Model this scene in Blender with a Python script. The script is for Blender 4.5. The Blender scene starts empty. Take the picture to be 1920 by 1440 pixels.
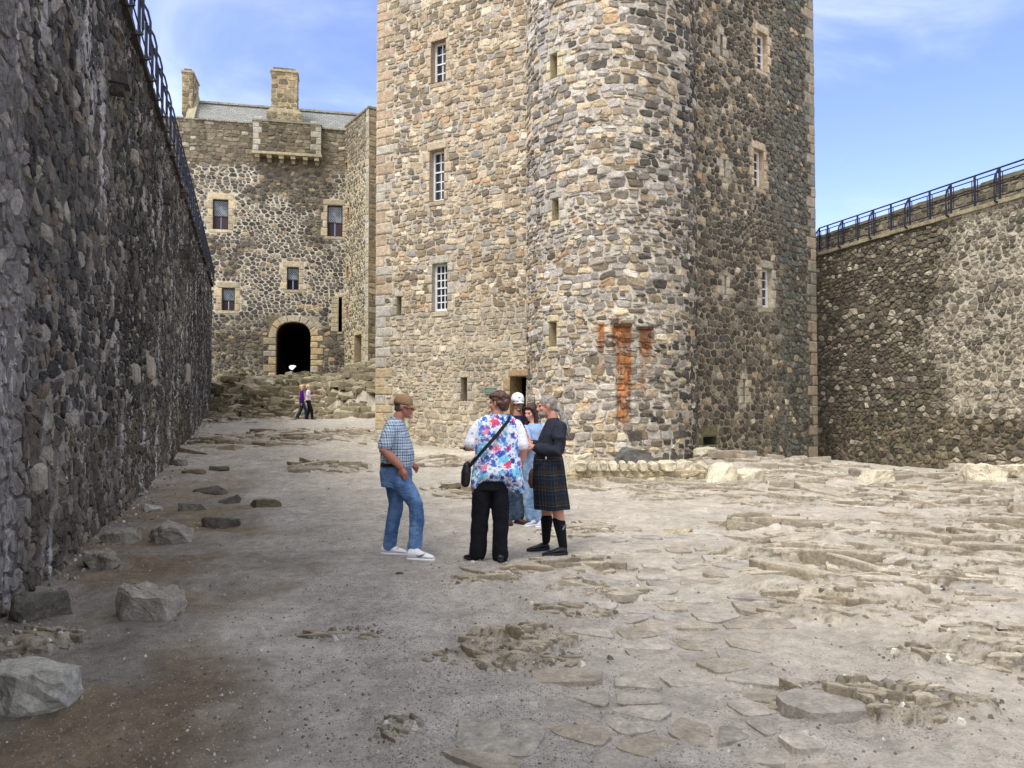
import bpy, bmesh, math, random
import numpy as np
from mathutils import Vector, Matrix
R = math.radians
sc = bpy.context.scene
C = sc.collection
rnd = random.Random(7)

# ------------------------------------------------------------------ camera
F = 1440.0; PITCH = math.atan(40 / F); CAMZ = 1.6
cam_d = bpy.data.cameras.new('camera'); cam_d.sensor_width = 36; cam_d.lens = 27; cam_d.clip_end = 3000; cam_d.clip_start = .05
cam = bpy.data.objects.new('camera', cam_d); C.objects.link(cam)
cam.location = (0, 0, CAMZ); cam.rotation_euler = (R(90) + PITCH, 0, 0); sc.camera = cam

def ray(px, py):
    x, y = px - 960, 720 - py
    return (x, F * math.cos(PITCH) - y * math.sin(PITCH), y * math.cos(PITCH) + F * math.sin(PITCH))
def at(px, py, Y):
    d = ray(px, py); t = Y / d[1]
    return Vector((d[0] * t, Y, CAMZ + d[2] * t))

def lin(r, g, b):
    f = lambda c: (c / 255 / 12.92) if c <= 10 else ((c / 255 + .055) / 1.055) ** 2.4
    return (f(r), f(g), f(b))

# ------------------------------------------------------------------ numpy noise
def _hash(ix, iy, s):
    h = (ix.astype(np.int64) * 374761393 + iy.astype(np.int64) * 668265263 + s * 1274126177) & 0xffffffff
    h = ((h ^ (h >> 13)) * 1274126177) & 0xffffffff
    return ((h ^ (h >> 16)) & 0xffff) / 65535.0
def vnoise(x, y, s=0):
    x = np.asarray(x, float); y = np.asarray(y, float)
    ix = np.floor(x); iy = np.floor(y); fx = x - ix; fy = y - iy
    fx = fx * fx * (3 - 2 * fx); fy = fy * fy * (3 - 2 * fy)
    a = _hash(ix, iy, s); b = _hash(ix + 1, iy, s); c = _hash(ix, iy + 1, s); d = _hash(ix + 1, iy + 1, s)
    return (a * (1 - fx) + b * fx) * (1 - fy) + (c * (1 - fx) + d * fx) * fy
def fbm(x, y, s=0, o=4):
    t = 0; a = .5; n = 0
    for k in range(o):
        t = t + a * vnoise(x * 2 ** k, y * 2 ** k, s + k * 17); n += a; a *= .5
    return t / n
def sstep(a, b, x):
    t = np.clip((x - a) / (b - a), 0, 1); return t * t * (3 - 2 * t)
def _h1(ix, iy, s):
    h = (ix * 374761393 + iy * 668265263 + s * 1274126177) & 0xffffffff
    h = ((h ^ (h >> 13)) * 1274126177) & 0xffffffff
    return ((h ^ (h >> 16)) & 0xffff) / 65535.0
def fn(u, z, s=0, o=3):     # scalar fbm
    t = n = 0.0; a = .5; u = float(u); z = float(z)
    for k in range(o):
        x = u * 2 ** k; y = z * 2 ** k; ix = math.floor(x); iy = math.floor(y); fx = x - ix; fy = y - iy
        fx *= fx * (3 - 2 * fx); fy *= fy * (3 - 2 * fy); q = s + k * 17
        t += a * ((_h1(ix, iy, q) * (1 - fx) + _h1(ix + 1, iy, q) * fx) * (1 - fy) + (_h1(ix, iy + 1, q) * (1 - fx) + _h1(ix + 1, iy + 1, q) * fx) * fy); n += a; a *= .5
    return t / n
def worley(x, y, s=0):
    """nearest jittered-grid cell: offset to its centre, its id hash and the border distance F2-F1"""
    ix = np.floor(x); iy = np.floor(y); f1 = np.full(x.shape, 9.); f2 = f1.copy(); bx = np.zeros_like(x); by = bx.copy(); h1 = bx.copy(); h2 = bx.copy()
    for a in (-1, 0, 1):
        for b in (-1, 0, 1):
            cx = ix + a; cy = iy + b; px = cx + .12 + .76 * _hash(cx, cy, s); py = cy + .12 + .76 * _hash(cx, cy, s + 1)
            d = np.hypot(px - x, py - y); m = d < f1
            f2 = np.where(m, f1, np.minimum(f2, d)); bx = np.where(m, x - px, bx); by = np.where(m, y - py, by)
            h1 = np.where(m, _hash(cx, cy, s + 2), h1); h2 = np.where(m, _hash(cx, cy, s + 3), h2); f1 = np.where(m, d, f1)
    return bx, by, h1, h2, f2 - f1

# ------------------------------------------------------------------ node helpers
class NT:
    def __init__(s, tree): s.t = tree; s.n = tree.nodes; s.l = tree.links
    def add(s, typ, **kw):
        n = s.n.new(typ)
        for k, v in kw.items():
            if k.startswith('i_'): n.inputs[int(k[2:])].default_value = v
            else: setattr(n, k, v)
        return n
    def link(s, a, b): s.l.new(a, b)
    def math(s, op, a, b=None, c=None, clamp=False):
        n = s.n.new('ShaderNodeMath'); n.operation = op; n.use_clamp = clamp
        for i, v in enumerate((a, b, c)):
            if v is None: continue
            if isinstance(v, (int, float)): n.inputs[i].default_value = v
            else: s.l.new(v, n.inputs[i])
        return n.outputs[0]
    def mix(s, f, a, b, mode='MIX'):
        n = s.n.new('ShaderNodeMix'); n.data_type = 'RGBA'; n.blend_type = mode; n.clamp_factor = True
        for sock, v in ((n.inputs[0], f), (n.inputs[6], a), (n.inputs[7], b)):
            if isinstance(v, (int, float)): sock.default_value = v
            elif isinstance(v, tuple): sock.default_value = v if len(v) == 4 else (*v, 1)
            else: s.l.new(v, sock)
        return n.outputs[2]
    def noise(s, vec, scale, detail=4, rough=.6, dist=0):
        n = s.n.new('ShaderNodeTexNoise'); n.inputs['Scale'].default_value = scale; n.inputs['Detail'].default_value = detail
        n.inputs['Roughness'].default_value = rough; n.inputs['Distortion'].default_value = dist
        if vec is not None: s.l.new(vec, n.inputs['Vector'])
        return n.outputs[0]
    def ramp(s, f, lo, hi):
        n = s.n.new('ShaderNodeMapRange'); n.interpolation_type = 'SMOOTHSTEP'
        s.l.new(f, n.inputs[0]); n.inputs[1].default_value = lo; n.inputs[2].default_value = hi
        return n.outputs[0]
    def mapping(s, vec, scale=(1, 1, 1), loc=(0, 0, 0), rot=(0, 0, 0)):
        n = s.n.new('ShaderNodeMapping'); n.inputs['Scale'].default_value = scale; n.inputs['Location'].default_value = loc; n.inputs['Rotation'].default_value = rot
        s.l.new(vec, n.inputs[0]); return n.outputs[0]
    def bump(s, h, strength, dist, normal=None):
        n = s.n.new('ShaderNodeBump'); n.inputs['Strength'].default_value = strength; n.inputs['Distance'].default_value = dist
        s.l.new(h, n.inputs['Height'])
        if normal is not None: s.l.new(normal, n.inputs['Normal'])
        return n.outputs[0]
MATS = {}
def newmat(name):
    m = bpy.data.materials.new(name); m.use_nodes = True
    t = NT(m.node_tree); b = m.node_tree.nodes['Principled BSDF']; MATS[name] = m
    return m, t, b
def coords(t, kind='Object'):
    return t.add('ShaderNodeTexCoord').outputs[kind]

def stone_mat(name, fine=28, mid=7, bump=.5, spots=None, streak=None, lichen=None, rough=.92, lo=.62, hi=1.32):
    m, t, b = newmat(name)
    co = coords(t)
    a = t.add('ShaderNodeAttribute', attribute_name='col').outputs['Color']
    n1 = t.noise(co, mid, 6, .65); n2 = t.noise(co, fine, 5, .7); n3 = t.noise(co, .9, 3, .6)
    v = t.math('MULTIPLY', t.math('MULTIPLY_ADD', n1, 1.5, .25), t.math('MULTIPLY_ADD', n2, 1.2, .4))
    v = t.math('MULTIPLY', v, t.math('MULTIPLY_ADD', n3, .6, .7))
    v = t.math('MINIMUM', t.math('MAXIMUM', v, lo), hi + .2)
    cmb = t.add('ShaderNodeCombineColor')
    for i in range(3): t.link(v, cmb.inputs[i])
    col = t.mix(1.0, a, cmb.outputs[0], 'MULTIPLY')
    if lichen:
        n = t.noise(t.mapping(co, loc=(5, 3, 1)), 11, 6, .75)
        col = t.mix(t.math('MULTIPLY', t.ramp(n, .58, .68), lichen[1]), col, lichen[0])
    if streak:
        n = t.noise(t.mapping(co, scale=(1.6, 1.6, .22), loc=(2, 9, 4)), 2.2, 7, .72, .4)
        n_ = t.noise(co, .45, 2, .5)
        f = t.math('MULTIPLY', t.ramp(n, streak[2], streak[2] + .07), t.ramp(n_, .45, .62))
        col = t.mix(t.math('MULTIPLY', f, streak[1]), col, streak[0])
    if spots:
        n = t.noise(t.mapping(co, loc=(8, 2, 7)), 55, 3, .8)
        col = t.mix(t.math('MULTIPLY', t.ramp(n, .62, .7), spots[1]), col, spots[0])
    t.link(col, b.inputs['Base Color']); b.inputs['Roughness'].default_value = rough
    b.inputs['Specular IOR Level'].default_value = .25
    h = t.math('ADD', n1, t.math('MULTIPLY', n2, .45))
    t.link(t.bump(h, bump, .05), b.inputs['Normal'])
    return m
M_tower = stone_mat('tower_stone', spots=(lin(225, 215, 190), .35), lichen=(lin(96, 88, 66), .5))
M_castle = stone_mat('castle_stone', fine=20, mid=5)
M_left = stone_mat('dark_wall_stone', fine=34, mid=9, bump=.9, streak=(lin(205, 203, 200), .8, .52), spots=(lin(170, 168, 165), .3), lichen=(lin(70, 66, 48), .35))
M_right = stone_mat('right_wall_stone', fine=24, mid=5, bump=.7, lichen=(lin(198, 192, 176), .6))
M_rock = stone_mat('boulder_rock', fine=40, mid=9, bump=.6, lichen=(lin(150, 150, 138), .35), spots=(lin(190, 188, 178), .25))

def add_rust(m, S):
    t = NT(m.node_tree); b = m.node_tree.nodes['Principled BSDF']; src = b.inputs['Base Color'].links[0].from_socket
    co = coords(t); sp = t.add('ShaderNodeSeparateXYZ'); t.link(co, sp.inputs[0])
    nw = t.noise(t.mapping(co, scale=(1, 1, .35)), 5, 4, .6); nf = t.noise(t.mapping(co, scale=(1, 1, .3)), 16, 5, .7)
    xx = t.math('ADD', sp.outputs[0], t.math('MULTIPLY_ADD', nw, .16, -.08)); tot = None
    for (x0, x1, y0, y1, k) in ((1120, 1133, 604, 672, .95), (1122, 1132, 665, 706, .5), (1146, 1184, 610, 668, 1), (1155, 1184, 660, 800, .95), (1198, 1221, 616, 680, .95), (1200, 1212, 672, 742, .45), (1150, 1162, 590, 616, .7), (1165, 1176, 790, 822, .4)):
        a, c, z0, z1 = prect(S, x0, x1, y0, y1); xa, xb = S.P(a, 0)[0], S.P(c, 0)[0]
        f = t.math('MULTIPLY', t.math('MULTIPLY', t.ramp(xx, xa - .03, xa + .05), t.ramp(xx, xb + .03, xb - .05)), t.math('MULTIPLY', t.ramp(sp.outputs[2], z0 - .1, z0 + .35), t.ramp(sp.outputs[2], z1 + .02, z1 - .03)))
        f = t.math('MULTIPLY', f, k); tot = f if tot is None else t.math('MAXIMUM', tot, f)
    tot = t.math('MULTIPLY', tot, t.ramp(nf, .27, .52)); tot = t.math('MULTIPLY', tot, t.math('LESS_THAN', sp.outputs[1], 21.5))
    rc = t.mix(t.ramp(nw, .35, .62), lin(168, 102, 40), lin(96, 60, 34)); lum = t.mix(.6, rc, t.mix(1.0, rc, t.mix(1.0, src, (2.6, 2.6, 2.6), 'MULTIPLY'), 'MULTIPLY'))
    t.link(t.mix(t.math('MULTIPLY', tot, .92), src, lum), b.inputs['Base Color'])
def plain(name, col, rough=.7, metal=0, bumps=None, var=0, spec=.3, vscale=12):
    m, t, b = newmat(name)
    b.inputs['Base Color'].default_value = (*col, 1); b.inputs['Roughness'].default_value = rough
    b.inputs['Metallic'].default_value = metal; b.inputs['Specular IOR Level'].default_value = spec
    co = coords(t)
    if var:
        n = t.noise(co, vscale, 5, .65)
        t.link(t.mix(n, tuple(c * (1 - var) for c in col), tuple(min(1, c * (1 + var)) for c in col)), b.inputs['Base Color'])
    if bumps:
        n = t.noise(co, bumps[0], 5, .6); t.link(t.bump(n, bumps[1], bumps[2]), b.inputs['Normal'])
    return m
M_iron = plain('black_iron', (.012, .015, .025), .5, 0, (60, .3, .004), .3)
M_white = plain('white_paint', (.78, .78, .77), .5, var=.06)
M_dark = plain('unlit_interior_stone', (.012, .011, .01), .95, var=.5)  # near-black colour paints in the darkness inside doorway and gateway
M_shut = plain('brown_shutter', lin(62, 48, 46), .6, var=.25)
M_lead = plain('lead_strip', (.35, .36, .37), .5)
M_gravel = plain('gravel_grey', lin(150, 145, 138), .9, var=.4)
# slate
m, t, b = newmat('roof_slate'); co = coords(t, 'UV')
br = t.add('ShaderNodeTexBrick'); t.link(co, br.inputs['Vector']); br.inputs['Scale'].default_value = 1
br.inputs['Color1'].default_value = (*lin(140, 142, 142), 1); br.inputs['Color2'].default_value = (*lin(112, 116, 116), 1); br.inputs['Mortar'].default_value = (*lin(70, 72, 70), 1)
br.inputs['Brick Width'].default_value = .3; br.inputs['Row Height'].default_value = .2; br.inputs['Mortar Size'].default_value = .012
n = t.noise(co, 3, 5, .7)
t.link(t.mix(t.math('MULTIPLY', n, .5), br.outputs[0], lin(150, 150, 130)), b.inputs['Base Color']); b.inputs['Roughness'].default_value = .8
t.link(t.bump(br.outputs['Fac'], .6, .02), b.inputs['Normal']); M_slate = m
# glass
def glass(name, col):
    m, t, b = newmat(name); b.inputs['Base Color'].default_value = (*col, 1); b.inputs['Roughness'].default_value = .08
    b.inputs['Specular IOR Level'].default_value = .7
    t.link(t.bump(t.noise(coords(t), 2.5, 2, .5), .25, .05), b.inputs['Normal']); return m
M_glass = glass('window_glass', (.02, .025, .03))
# leaded glass: diamond pattern of pale came on dark glass
m, t, b = newmat('leaded_glass'); co = coords(t, 'UV'); sep = t.add('ShaderNodeSeparateXYZ'); t.link(co, sep.inputs[0])
d1 = t.math('FRACT', t.math('MULTIPLY', t.math('ADD', sep.outputs[0], sep.outputs[1]), 6.5)); d2 = t.math('FRACT', t.math('MULTIPLY', t.math('SUBTRACT', sep.outputs[0], sep.outputs[1]), 6.5))
f = t.math('MAXIMUM', t.math('LESS_THAN', d1, .14), t.math('LESS_THAN', d2, .14))
n = t.noise(co, 2.2, 3, .5)
gl = t.mix(t.ramp(n, .4, .6), (.012, .015, .02), lin(105, 118, 128))
t.link(t.mix(f, gl, lin(165, 172, 176)), b.inputs['Base Color']); b.inputs['Roughness'].default_value = .25; M_leaded = m

# ------------------------------------------------------------------ mesh builder
def tag(o, label=None, cat=None, group=None, kind=None):
    if label: o['label'] = label
    if cat: o['category'] = cat
    if group: o['group'] = group
    if kind: o['kind'] = kind
    return o
def empty(name, loc=(0, 0, 0), label=None, cat=None, group=None, rz=0):
    o = bpy.data.objects.new(name, None); C.objects.link(o); o.location = loc; o.rotation_euler.z = rz; o.empty_display_size = .2
    return tag(o, label, cat, group)
class MB:
    def __init__(s): s.v = []; s.f = []; s.c = []; s.uv = None
    def add(s, vs, fs, col):
        o = len(s.v); s.v.extend(vs); s.c.extend([col] * len(vs) if isinstance(col, tuple) else col)
        s.f.extend([tuple(i + o for i in f) for f in fs])
    def build(s, name, mat, parent=None, smooth=False, origin=None):
        me = bpy.data.meshes.new(name)
        v = s.v
        if origin is not None: v = [(p[0] - origin[0], p[1] - origin[1], p[2] - origin[2]) for p in v]
        me.from_pydata(v, [], s.f)
        a = me.color_attributes.new('col', 'FLOAT_COLOR', 'POINT')
        arr = np.ones((len(v), 4), np.float32); arr[:, :3] = np.array(s.c, np.float32).reshape(-1, 3)
        a.data.foreach_set('color', arr.ravel())
        if smooth: me.polygons.foreach_set('use_smooth', [True] * len(me.polygons))
        me.materials.append(mat); me.update()
        o = bpy.data.objects.new(name, me); C.objects.link(o)
        if origin is not None: o.location = origin
        if parent: o.parent = parent
        return o

class Flat:
    def __init__(s, O, d):
        s.open = []
        L = math.hypot(*d); s.O = O; s.d = (d[0] / L, d[1] / L); s.n = (s.d[1], -s.d[0])
    def P(s, u, z, h=0): return (s.O[0] + s.d[0] * u + s.n[0] * h, s.O[1] + s.d[1] * u + s.n[1] * h, z)
    def on(s, px, py):
        dx, dy, dz = ray(px, py); den = dx * s.n[0] + dy * s.n[1]
        t = (s.O[0] * s.n[0] + s.O[1] * s.n[1]) / den
        return ((dx * t - s.O[0]) * s.d[0] + (dy * t - s.O[1]) * s.d[1], CAMZ + dz * t)
class Cyl:
    def __init__(s, c, r): s.c = c; s.r = r; s.open = []
    def P(s, u, z, h=0):
        a = -math.pi / 2 + u / s.r; return (s.c[0] + (s.r + h) * math.cos(a), s.c[1] + (s.r + h) * math.sin(a), z)
    def on(s, px, py):
        dx, dy, dz = ray(px, py); a = dx * dx + dy * dy; b = -2 * (dx * s.c[0] + dy * s.c[1]); cc = s.c[0] ** 2 + s.c[1] ** 2 - s.r ** 2
        D = max(0, b * b - 4 * a * cc); t = (-b - math.sqrt(D)) / (2 * a)
        x, y = dx * t - s.c[0], dy * t - s.c[1]
        a = math.atan2(y, x) + math.pi / 2; a = (a + math.pi) % (2 * math.pi) - math.pi
        return (a * s.r, CAMZ + dz * t)
def prect(s, x0, x1, y0, y1):
    ym, xm = (y0 + y1) / 2, (x0 + x1) / 2
    return (s.on(x0, ym)[0], s.on(x1, ym)[0], s.on(xm, y1)[1], s.on(xm, y0)[1])   # u0,u1,z0,z1

def box(mb, s, u0, u1, z0, z1, h0, h1, col, jit=0):
    vs = []
    for h in (h0, h1):
        for (u, z) in ((u0, z0), (u1, z0), (u1, z1), (u0, z1)):
            vs.append(s.P(u + rnd.uniform(-jit, jit), z + rnd.uniform(-jit, jit), h + rnd.uniform(-jit, jit)))
    mb.add(vs, [(4, 5, 6, 7), (1, 0, 3, 2), (0, 1, 5, 4), (2, 3, 7, 6), (1, 2, 6, 5), (3, 0, 4, 7)], col)

def clip(poly, nx, ny, c):   # keep points with nx*x+ny*y <= c
    out = []
    n = len(poly)
    for i in range(n):
        a, b = poly[i], poly[(i + 1) % n]
        da = nx * a[0] + ny * a[1] - c; db = nx * b[0] + ny * b[1] - c
        if da <= 0: out.append(a)
        if (da < 0 < db) or (db < 0 < da):
            t = da / (da - db); out.append((a[0] + (b[0] - a[0]) * t, a[1] + (b[1] - a[1]) * t))
    return out
def area(p): return .5 * sum(p[i][0] * p[(i + 1) % len(p)][1] - p[(i + 1) % len(p)][0] * p[i][1] for i in range(len(p)))

def stone(mb, s, poly, col, gap=.02, bulge=.03, rounding=.24, tilt=.06, base=-.04, rough=.006):
    if len(poly) < 3: return
    A = area(poly)
    if abs(A) < .0012: return
    if A < 0: poly = poly[::-1]
    cu = sum(p[0] for p in poly) / len(poly); cz = sum(p[1] for p in poly) / len(poly)
    n0 = len(poly); dmin = 9
    for i in range(n0):
        a, b = poly[i], poly[(i + 1) % n0]; L = math.hypot(b[0] - a[0], b[1] - a[1])
        if L > 1e-5: dmin = min(dmin, abs((b[0] - a[0]) * (a[1] - cz) - (b[1] - a[1]) * (a[0] - cu)) / L)
    if dmin < .012: return
    f = max(.35, 1 - gap * .5 / dmin)
    poly = [(cu + (p[0] - cu) * f, cz + (p[1] - cz) * f) for p in poly]
    pts = []
    for i in range(n0):
        a, b = poly[i], poly[(i + 1) % n0]
        for k in (rounding, 1 - rounding): pts.append((a[0] + (b[0] - a[0]) * k, a[1] + (b[1] - a[1]) * k))
    n = len(pts); tu, tz = rnd.gauss(0, tilt), rnd.gauss(0, tilt)
    sz = math.sqrt(abs(A)); b_ = bulge * rnd.uniform(.5, 1.35)
    vs = []
    for (k, h, j) in ((1, base, 0), (.97, b_ * .6, rough * .6), (.74, b_, rough)):
        for p in pts:
            u = cu + (p[0] - cu) * k + rnd.uniform(-1, 1) * j * .6; z = cz + (p[1] - cz) * k + rnd.uniform(-1, 1) * j * .6
            hh = h if h < 0 else max(-.005, h + (tu * (u - cu) + tz * (z - cz)) + rnd.uniform(-1, 1) * j)
            vs.append(s.P(u, z, hh))
    vs.append(s.P(cu, cz, b_ + rnd.uniform(-1, 1) * rough))
    fs = []
    for r in (0, 1):
        for i in range(n): fs.append((r * n + i, r * n + (i + 1) % n, (r + 1) * n + (i + 1) % n, (r + 1) * n + i))
    for i in range(n): fs.append((2 * n + i, 2 * n + (i + 1) % n, 3 * n))
    q = 1 + rnd.uniform(-.08, .08)
    mb.add(vs, fs, (col[0] * q, col[1] * q, col[2] * q))

def rect_poly(u0, u1, z0, z1, j=0):
    J = lambda: rnd.uniform(-j, j)
    return [(u0 + J(), z0 + J()), (u1 + J(), z0 + J()), (u1 + J(), z1 + J()), (u0 + J(), z1 + J())]

def clip_rects(poly, rects):
    for (a, b, c, d) in rects:
        if not poly: return poly
        if max(p[0] for p in poly) <= a or min(p[0] for p in poly) >= b or max(p[1] for p in poly) <= c or min(p[1] for p in poly) >= d: continue
        cu = sum(p[0] for p in poly) / len(poly); cz = sum(p[1] for p in poly) / len(poly)
        e = [(a - cu, (1, 0, a)), (cu - b, (-1, 0, -b)), (c - cz, (0, 1, c)), (cz - d, (0, -1, -d))]
        m = max(e, key=lambda q: q[0])
        if m[0] <= 0: return []
        poly = clip(poly, *m[1])
        if len(poly) < 3: return []
    return poly

def rubble(mb, s, u0, u1, z0, z1, colf, rows=(.1, .22), wid=(.16, .42), style='voro', jit=.3, gap=.02, bulge=.03, holes=(), asp=1.5, tilt=.06, zslope=None, ztop=None, rough=.006):
    def near(u, z, m=.8): return [h for h in holes if h[0] - m < u < h[1] + m and h[2] - m < z < h[3] + m]
    if style == 'course':
        z = z0; k = rnd.randint(0, 999)
        while z < z1:
            rh = rnd.uniform(*rows); u = u0 - rnd.uniform(0, wid[0]); zt = min(z + rh, z1 + .02)
            wob = lambda uu, zz: (fn(uu * 1.1, zz * .8, 5, 2) - .5) * .16 + (fn(uu * 3.5, zz * 3, 9, 2) - .5) * .07
            while u < u1:
                w = rnd.uniform(*wid) * (1.15 if rh > .17 else .9)
                a, b = max(u, u0), min(u + w, u1)
                if b - a > .04:
                    j = lambda: rnd.uniform(-1, 1) * jit * .06
                    cells = []
                    r = rnd.random()
                    if r < .16 and rh > .13:
                        m = z + (zt - z) * rnd.uniform(.35, .65); cells = [(a, b, z, m), (a, b, m, zt)]
                        if rnd.random() < .5: mm = a + (b - a) * rnd.uniform(.35, .65); cells = [(a, mm, z, m), (mm, b, z, m), (a, b, m, zt)]
                    else: cells = [(a, b, z, zt)]
                    for (p, q, c, d) in cells:
                        poly = [(p + j(), c + wob(p, c) + j() * .7), (q + j(), c + wob(q, c) + j() * .7), (q + j(), d + wob(q, d) + j() * .7), (p + j(), d + wob(p, d) + j() * .7)]
                        if rnd.random() < .4: poly.insert(3, ((p + q) / 2 + j(), d + wob((p + q) / 2, d) + abs(j())))
                        cu, cz = (p + q) / 2, (c + d) / 2
                        poly = clip_rects(poly, near(cu, cz)) if holes else poly
                        if len(poly) > 2: stone(mb, s, poly, colf(cu, cz), gap, bulge, .17, tilt, rough=rough)
                u += w
            z = zt
            if z >= z1: break
        return
    seeds = []; z = z0
    while z < z1:
        rh = rnd.uniform(*rows); u = u0 - rnd.uniform(0, wid[0])
        while u < u1 + .1:
            big = fn(u * .7, z * .7, 31, 2)
            w = rnd.uniform(*wid) * (.5 + big) * (.55 if rnd.random() < .25 else 1)
            seeds.append(((u + w / 2 + rnd.uniform(-1, 1) * jit * w * .4), z + rh / 2 + rnd.uniform(-1, 1) * jit * rh))
            u += w
        z += rh
    S = [(u / asp, z) for u, z in seeds]; cell = max(rows[1], wid[1] / asp) * 1.05; grid = {}
    for i, (x, y) in enumerate(S): grid.setdefault((int(x // cell), int(y // cell)), []).append(i)
    for i, (x, y) in enumerate(S):
        r = cell * 1.3; poly = [(x - r, y - r), (x + r, y - r), (x + r, y + r), (x - r, y + r)]; gx, gy = int(x // cell), int(y // cell)
        nb = []
        for a in (-2, -1, 0, 1, 2):
            for b in (-2, -1, 0, 1, 2):
                nb += grid.get((gx + a, gy + b), ())
        nb = sorted((((S[j][0] - x) ** 2 + (S[j][1] - y) ** 2), j) for j in nb if j != i)[:14]
        for d2, j in nb:
            if d2 < 1e-6: continue
            X, Y = S[j]; nx, ny = X - x, Y - y
            poly = clip(poly, nx, ny, (X * X + Y * Y - x * x - y * y) / 2)
            if len(poly) < 3: break
        if len(poly) < 3: continue
        poly = [(p[0] * asp, p[1]) for p in poly]
        poly = clip(poly, -1, 0, -u0); poly = clip(poly, 1, 0, u1) if len(poly) > 2 else poly
        poly = clip(poly, 0, -1, -z0) if len(poly) > 2 else poly
        poly = clip(poly, 0, 1, z1) if len(poly) > 2 else poly
        if len(poly) < 3: continue
        uu, zz = x * asp, y
        if holes: poly = clip_rects(poly, near(uu, zz))
        if len(poly) > 2: stone(mb, s, poly, colf(uu, zz), gap * rnd.uniform(.5, 1.4), bulge, rnd.choice((.1, .16, .22)), tilt, rough=rough)

def sheet(mb, s, u0, u1, z0, z1, colf, holes=(), step=.15, h=0, wob=.012):
    us = list(np.arange(u0, u1, step)) + [u1]; zs = list(np.arange(z0, z1, step)) + [z1]
    for a, b, c, d in holes:
        us += [x for x in (a, b) if u0 < x < u1]; zs += [x for x in (c, d) if z0 < x < z1]
    us = sorted(set(round(x, 4) for x in us)); zs = sorted(set(round(x, 4) for x in zs))
    nu = len(us); U, Z = np.meshgrid(us, zs); N = (fbm(U * 6, Z * 6, 77, 3) - .5) * 2 * wob
    vs = []; cs = []
    for j, z in enumerate(zs):
        for i, u in enumerate(us):
            vs.append(s.P(u, z, h + N[j, i])); cs.append(colf(u, z))
    fs = []
    for j in range(len(zs) - 1):
        for i in range(nu - 1):
            cu, cz = (us[i] + us[i + 1]) / 2, (zs[j] + zs[j + 1]) / 2
            if any(a < cu < b and c < cz < d for a, b, c, d in holes): continue
            fs.append((j * nu + i, j * nu + i + 1, (j + 1) * nu + i + 1, (j + 1) * nu + i))
    mb.add(vs, fs, cs)
def reveal(mb, s, r, depth, col, back=None, h0=.02):
    u0, u1, z0, z1 = r
    o = [s.P(u0, z0, h0), s.P(u1, z0, h0), s.P(u1, z1, h0), s.P(u0, z1, h0)]; i = [s.P(u0, z0, -depth), s.P(u1, z0, -depth), s.P(u1, z1, -depth), s.P(u0, z1, -depth)]
    mb.add(o + i, [(0, 1, 5, 4), (1, 2, 6, 5), (2, 3, 7, 6), (3, 0, 4, 7)], col)
    if back is not None: mb.add(i, [(0, 1, 2, 3)], back)

def dress(s, r, mb, colf, jw=(.14, .26), jh=.3, lint=.24, sill=.16, gap=.014, over=.1, bulge=.035):
    """dressed stone surround of an opening: jamb blocks, lintel, sill. returns rects to keep free of rubble"""
    u0, u1, z0, z1 = r; R_ = []
    for side in (0, 1):
        z = z0 - .01; k = rnd.randint(0, 1)
        while z < z1 - .05:
            hh = min(jh * rnd.uniform(.75, 1.25), z1 - z)
            if z1 - (z + hh) < .1: hh = z1 - z
            w = jw[k % 2] * rnd.uniform(.85, 1.15); k += 1
            R_.append((u0 - w, u0, z, z + hh) if side == 0 else (u1, u1 + w, z, z + hh)); z += hh
    R_.append((u0 - over, u1 + over, z1, z1 + lint)); R_.append((u0 - over * .8, u1 + over * .8, z0 - sill, z0 - .01))
    for q in R_: stone(mb, s, rect_poly(*q, .006), colf(q[0], q[2]), gap, bulge, .06, .015, rough=.003, base=-.12)
    return R_

# ------------------------------------------------------------------ palettes
def grey(c, k): g_ = .3 * c[0] + .59 * c[1] + .11 * c[2]; return tuple(v * (1 - k) + g_ * k for v in c)
def pick(cols, w=None): return rnd.choices(cols, w)[0]
TAN = [lin(*c) for c in ((150, 132, 104), (168, 150, 120), (132, 117, 92), (186, 168, 136), (158, 148, 130), (120, 108, 88), (203, 188, 160), (140, 134, 122), (176, 146, 108), (110, 100, 84))]
TANW = [5, 5, 5, 4, 3, 3, 2, 2, 1.4, 2]
GREYT = [lin(*c) for c in ((168, 160, 148), (150, 142, 128), (190, 182, 166), (132, 124, 110), (200, 178, 138), (112, 106, 96), (178, 166, 146), (92, 86, 76))]
GREYW = [4, 4, 3, 3, 2, 2, 3, 1.4]
DARKS = [lin(*c) for c in ((84, 79, 68), (72, 68, 60), (98, 92, 78), (112, 104, 88), (62, 60, 56), (126, 116, 98), (104, 90, 74), (150, 138, 116))]
DARKW = [5, 5, 4, 3, 3, 2, 1.5, 1]
SAND = [lin(*c) for c in ((196, 166, 122), (180, 152, 112), (206, 182, 142), (188, 170, 140), (170, 146, 112), (200, 174, 128))]
MORT = lin(190, 180, 158)
TAN = [grey(c, .08) for c in TAN]; SAND = [grey(c, .25) for c in SAND]; GREYT = [grey(c, .15) for c in GREYT]; DARKS = [grey(c, .2) for c in DARKS]
def mulc(c, k): return (c[0] * k, c[1] * k, c[2] * k)
def mixc(a, b, k): return tuple(a[i] * (1 - k) + b[i] * k for i in range(3))

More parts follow.
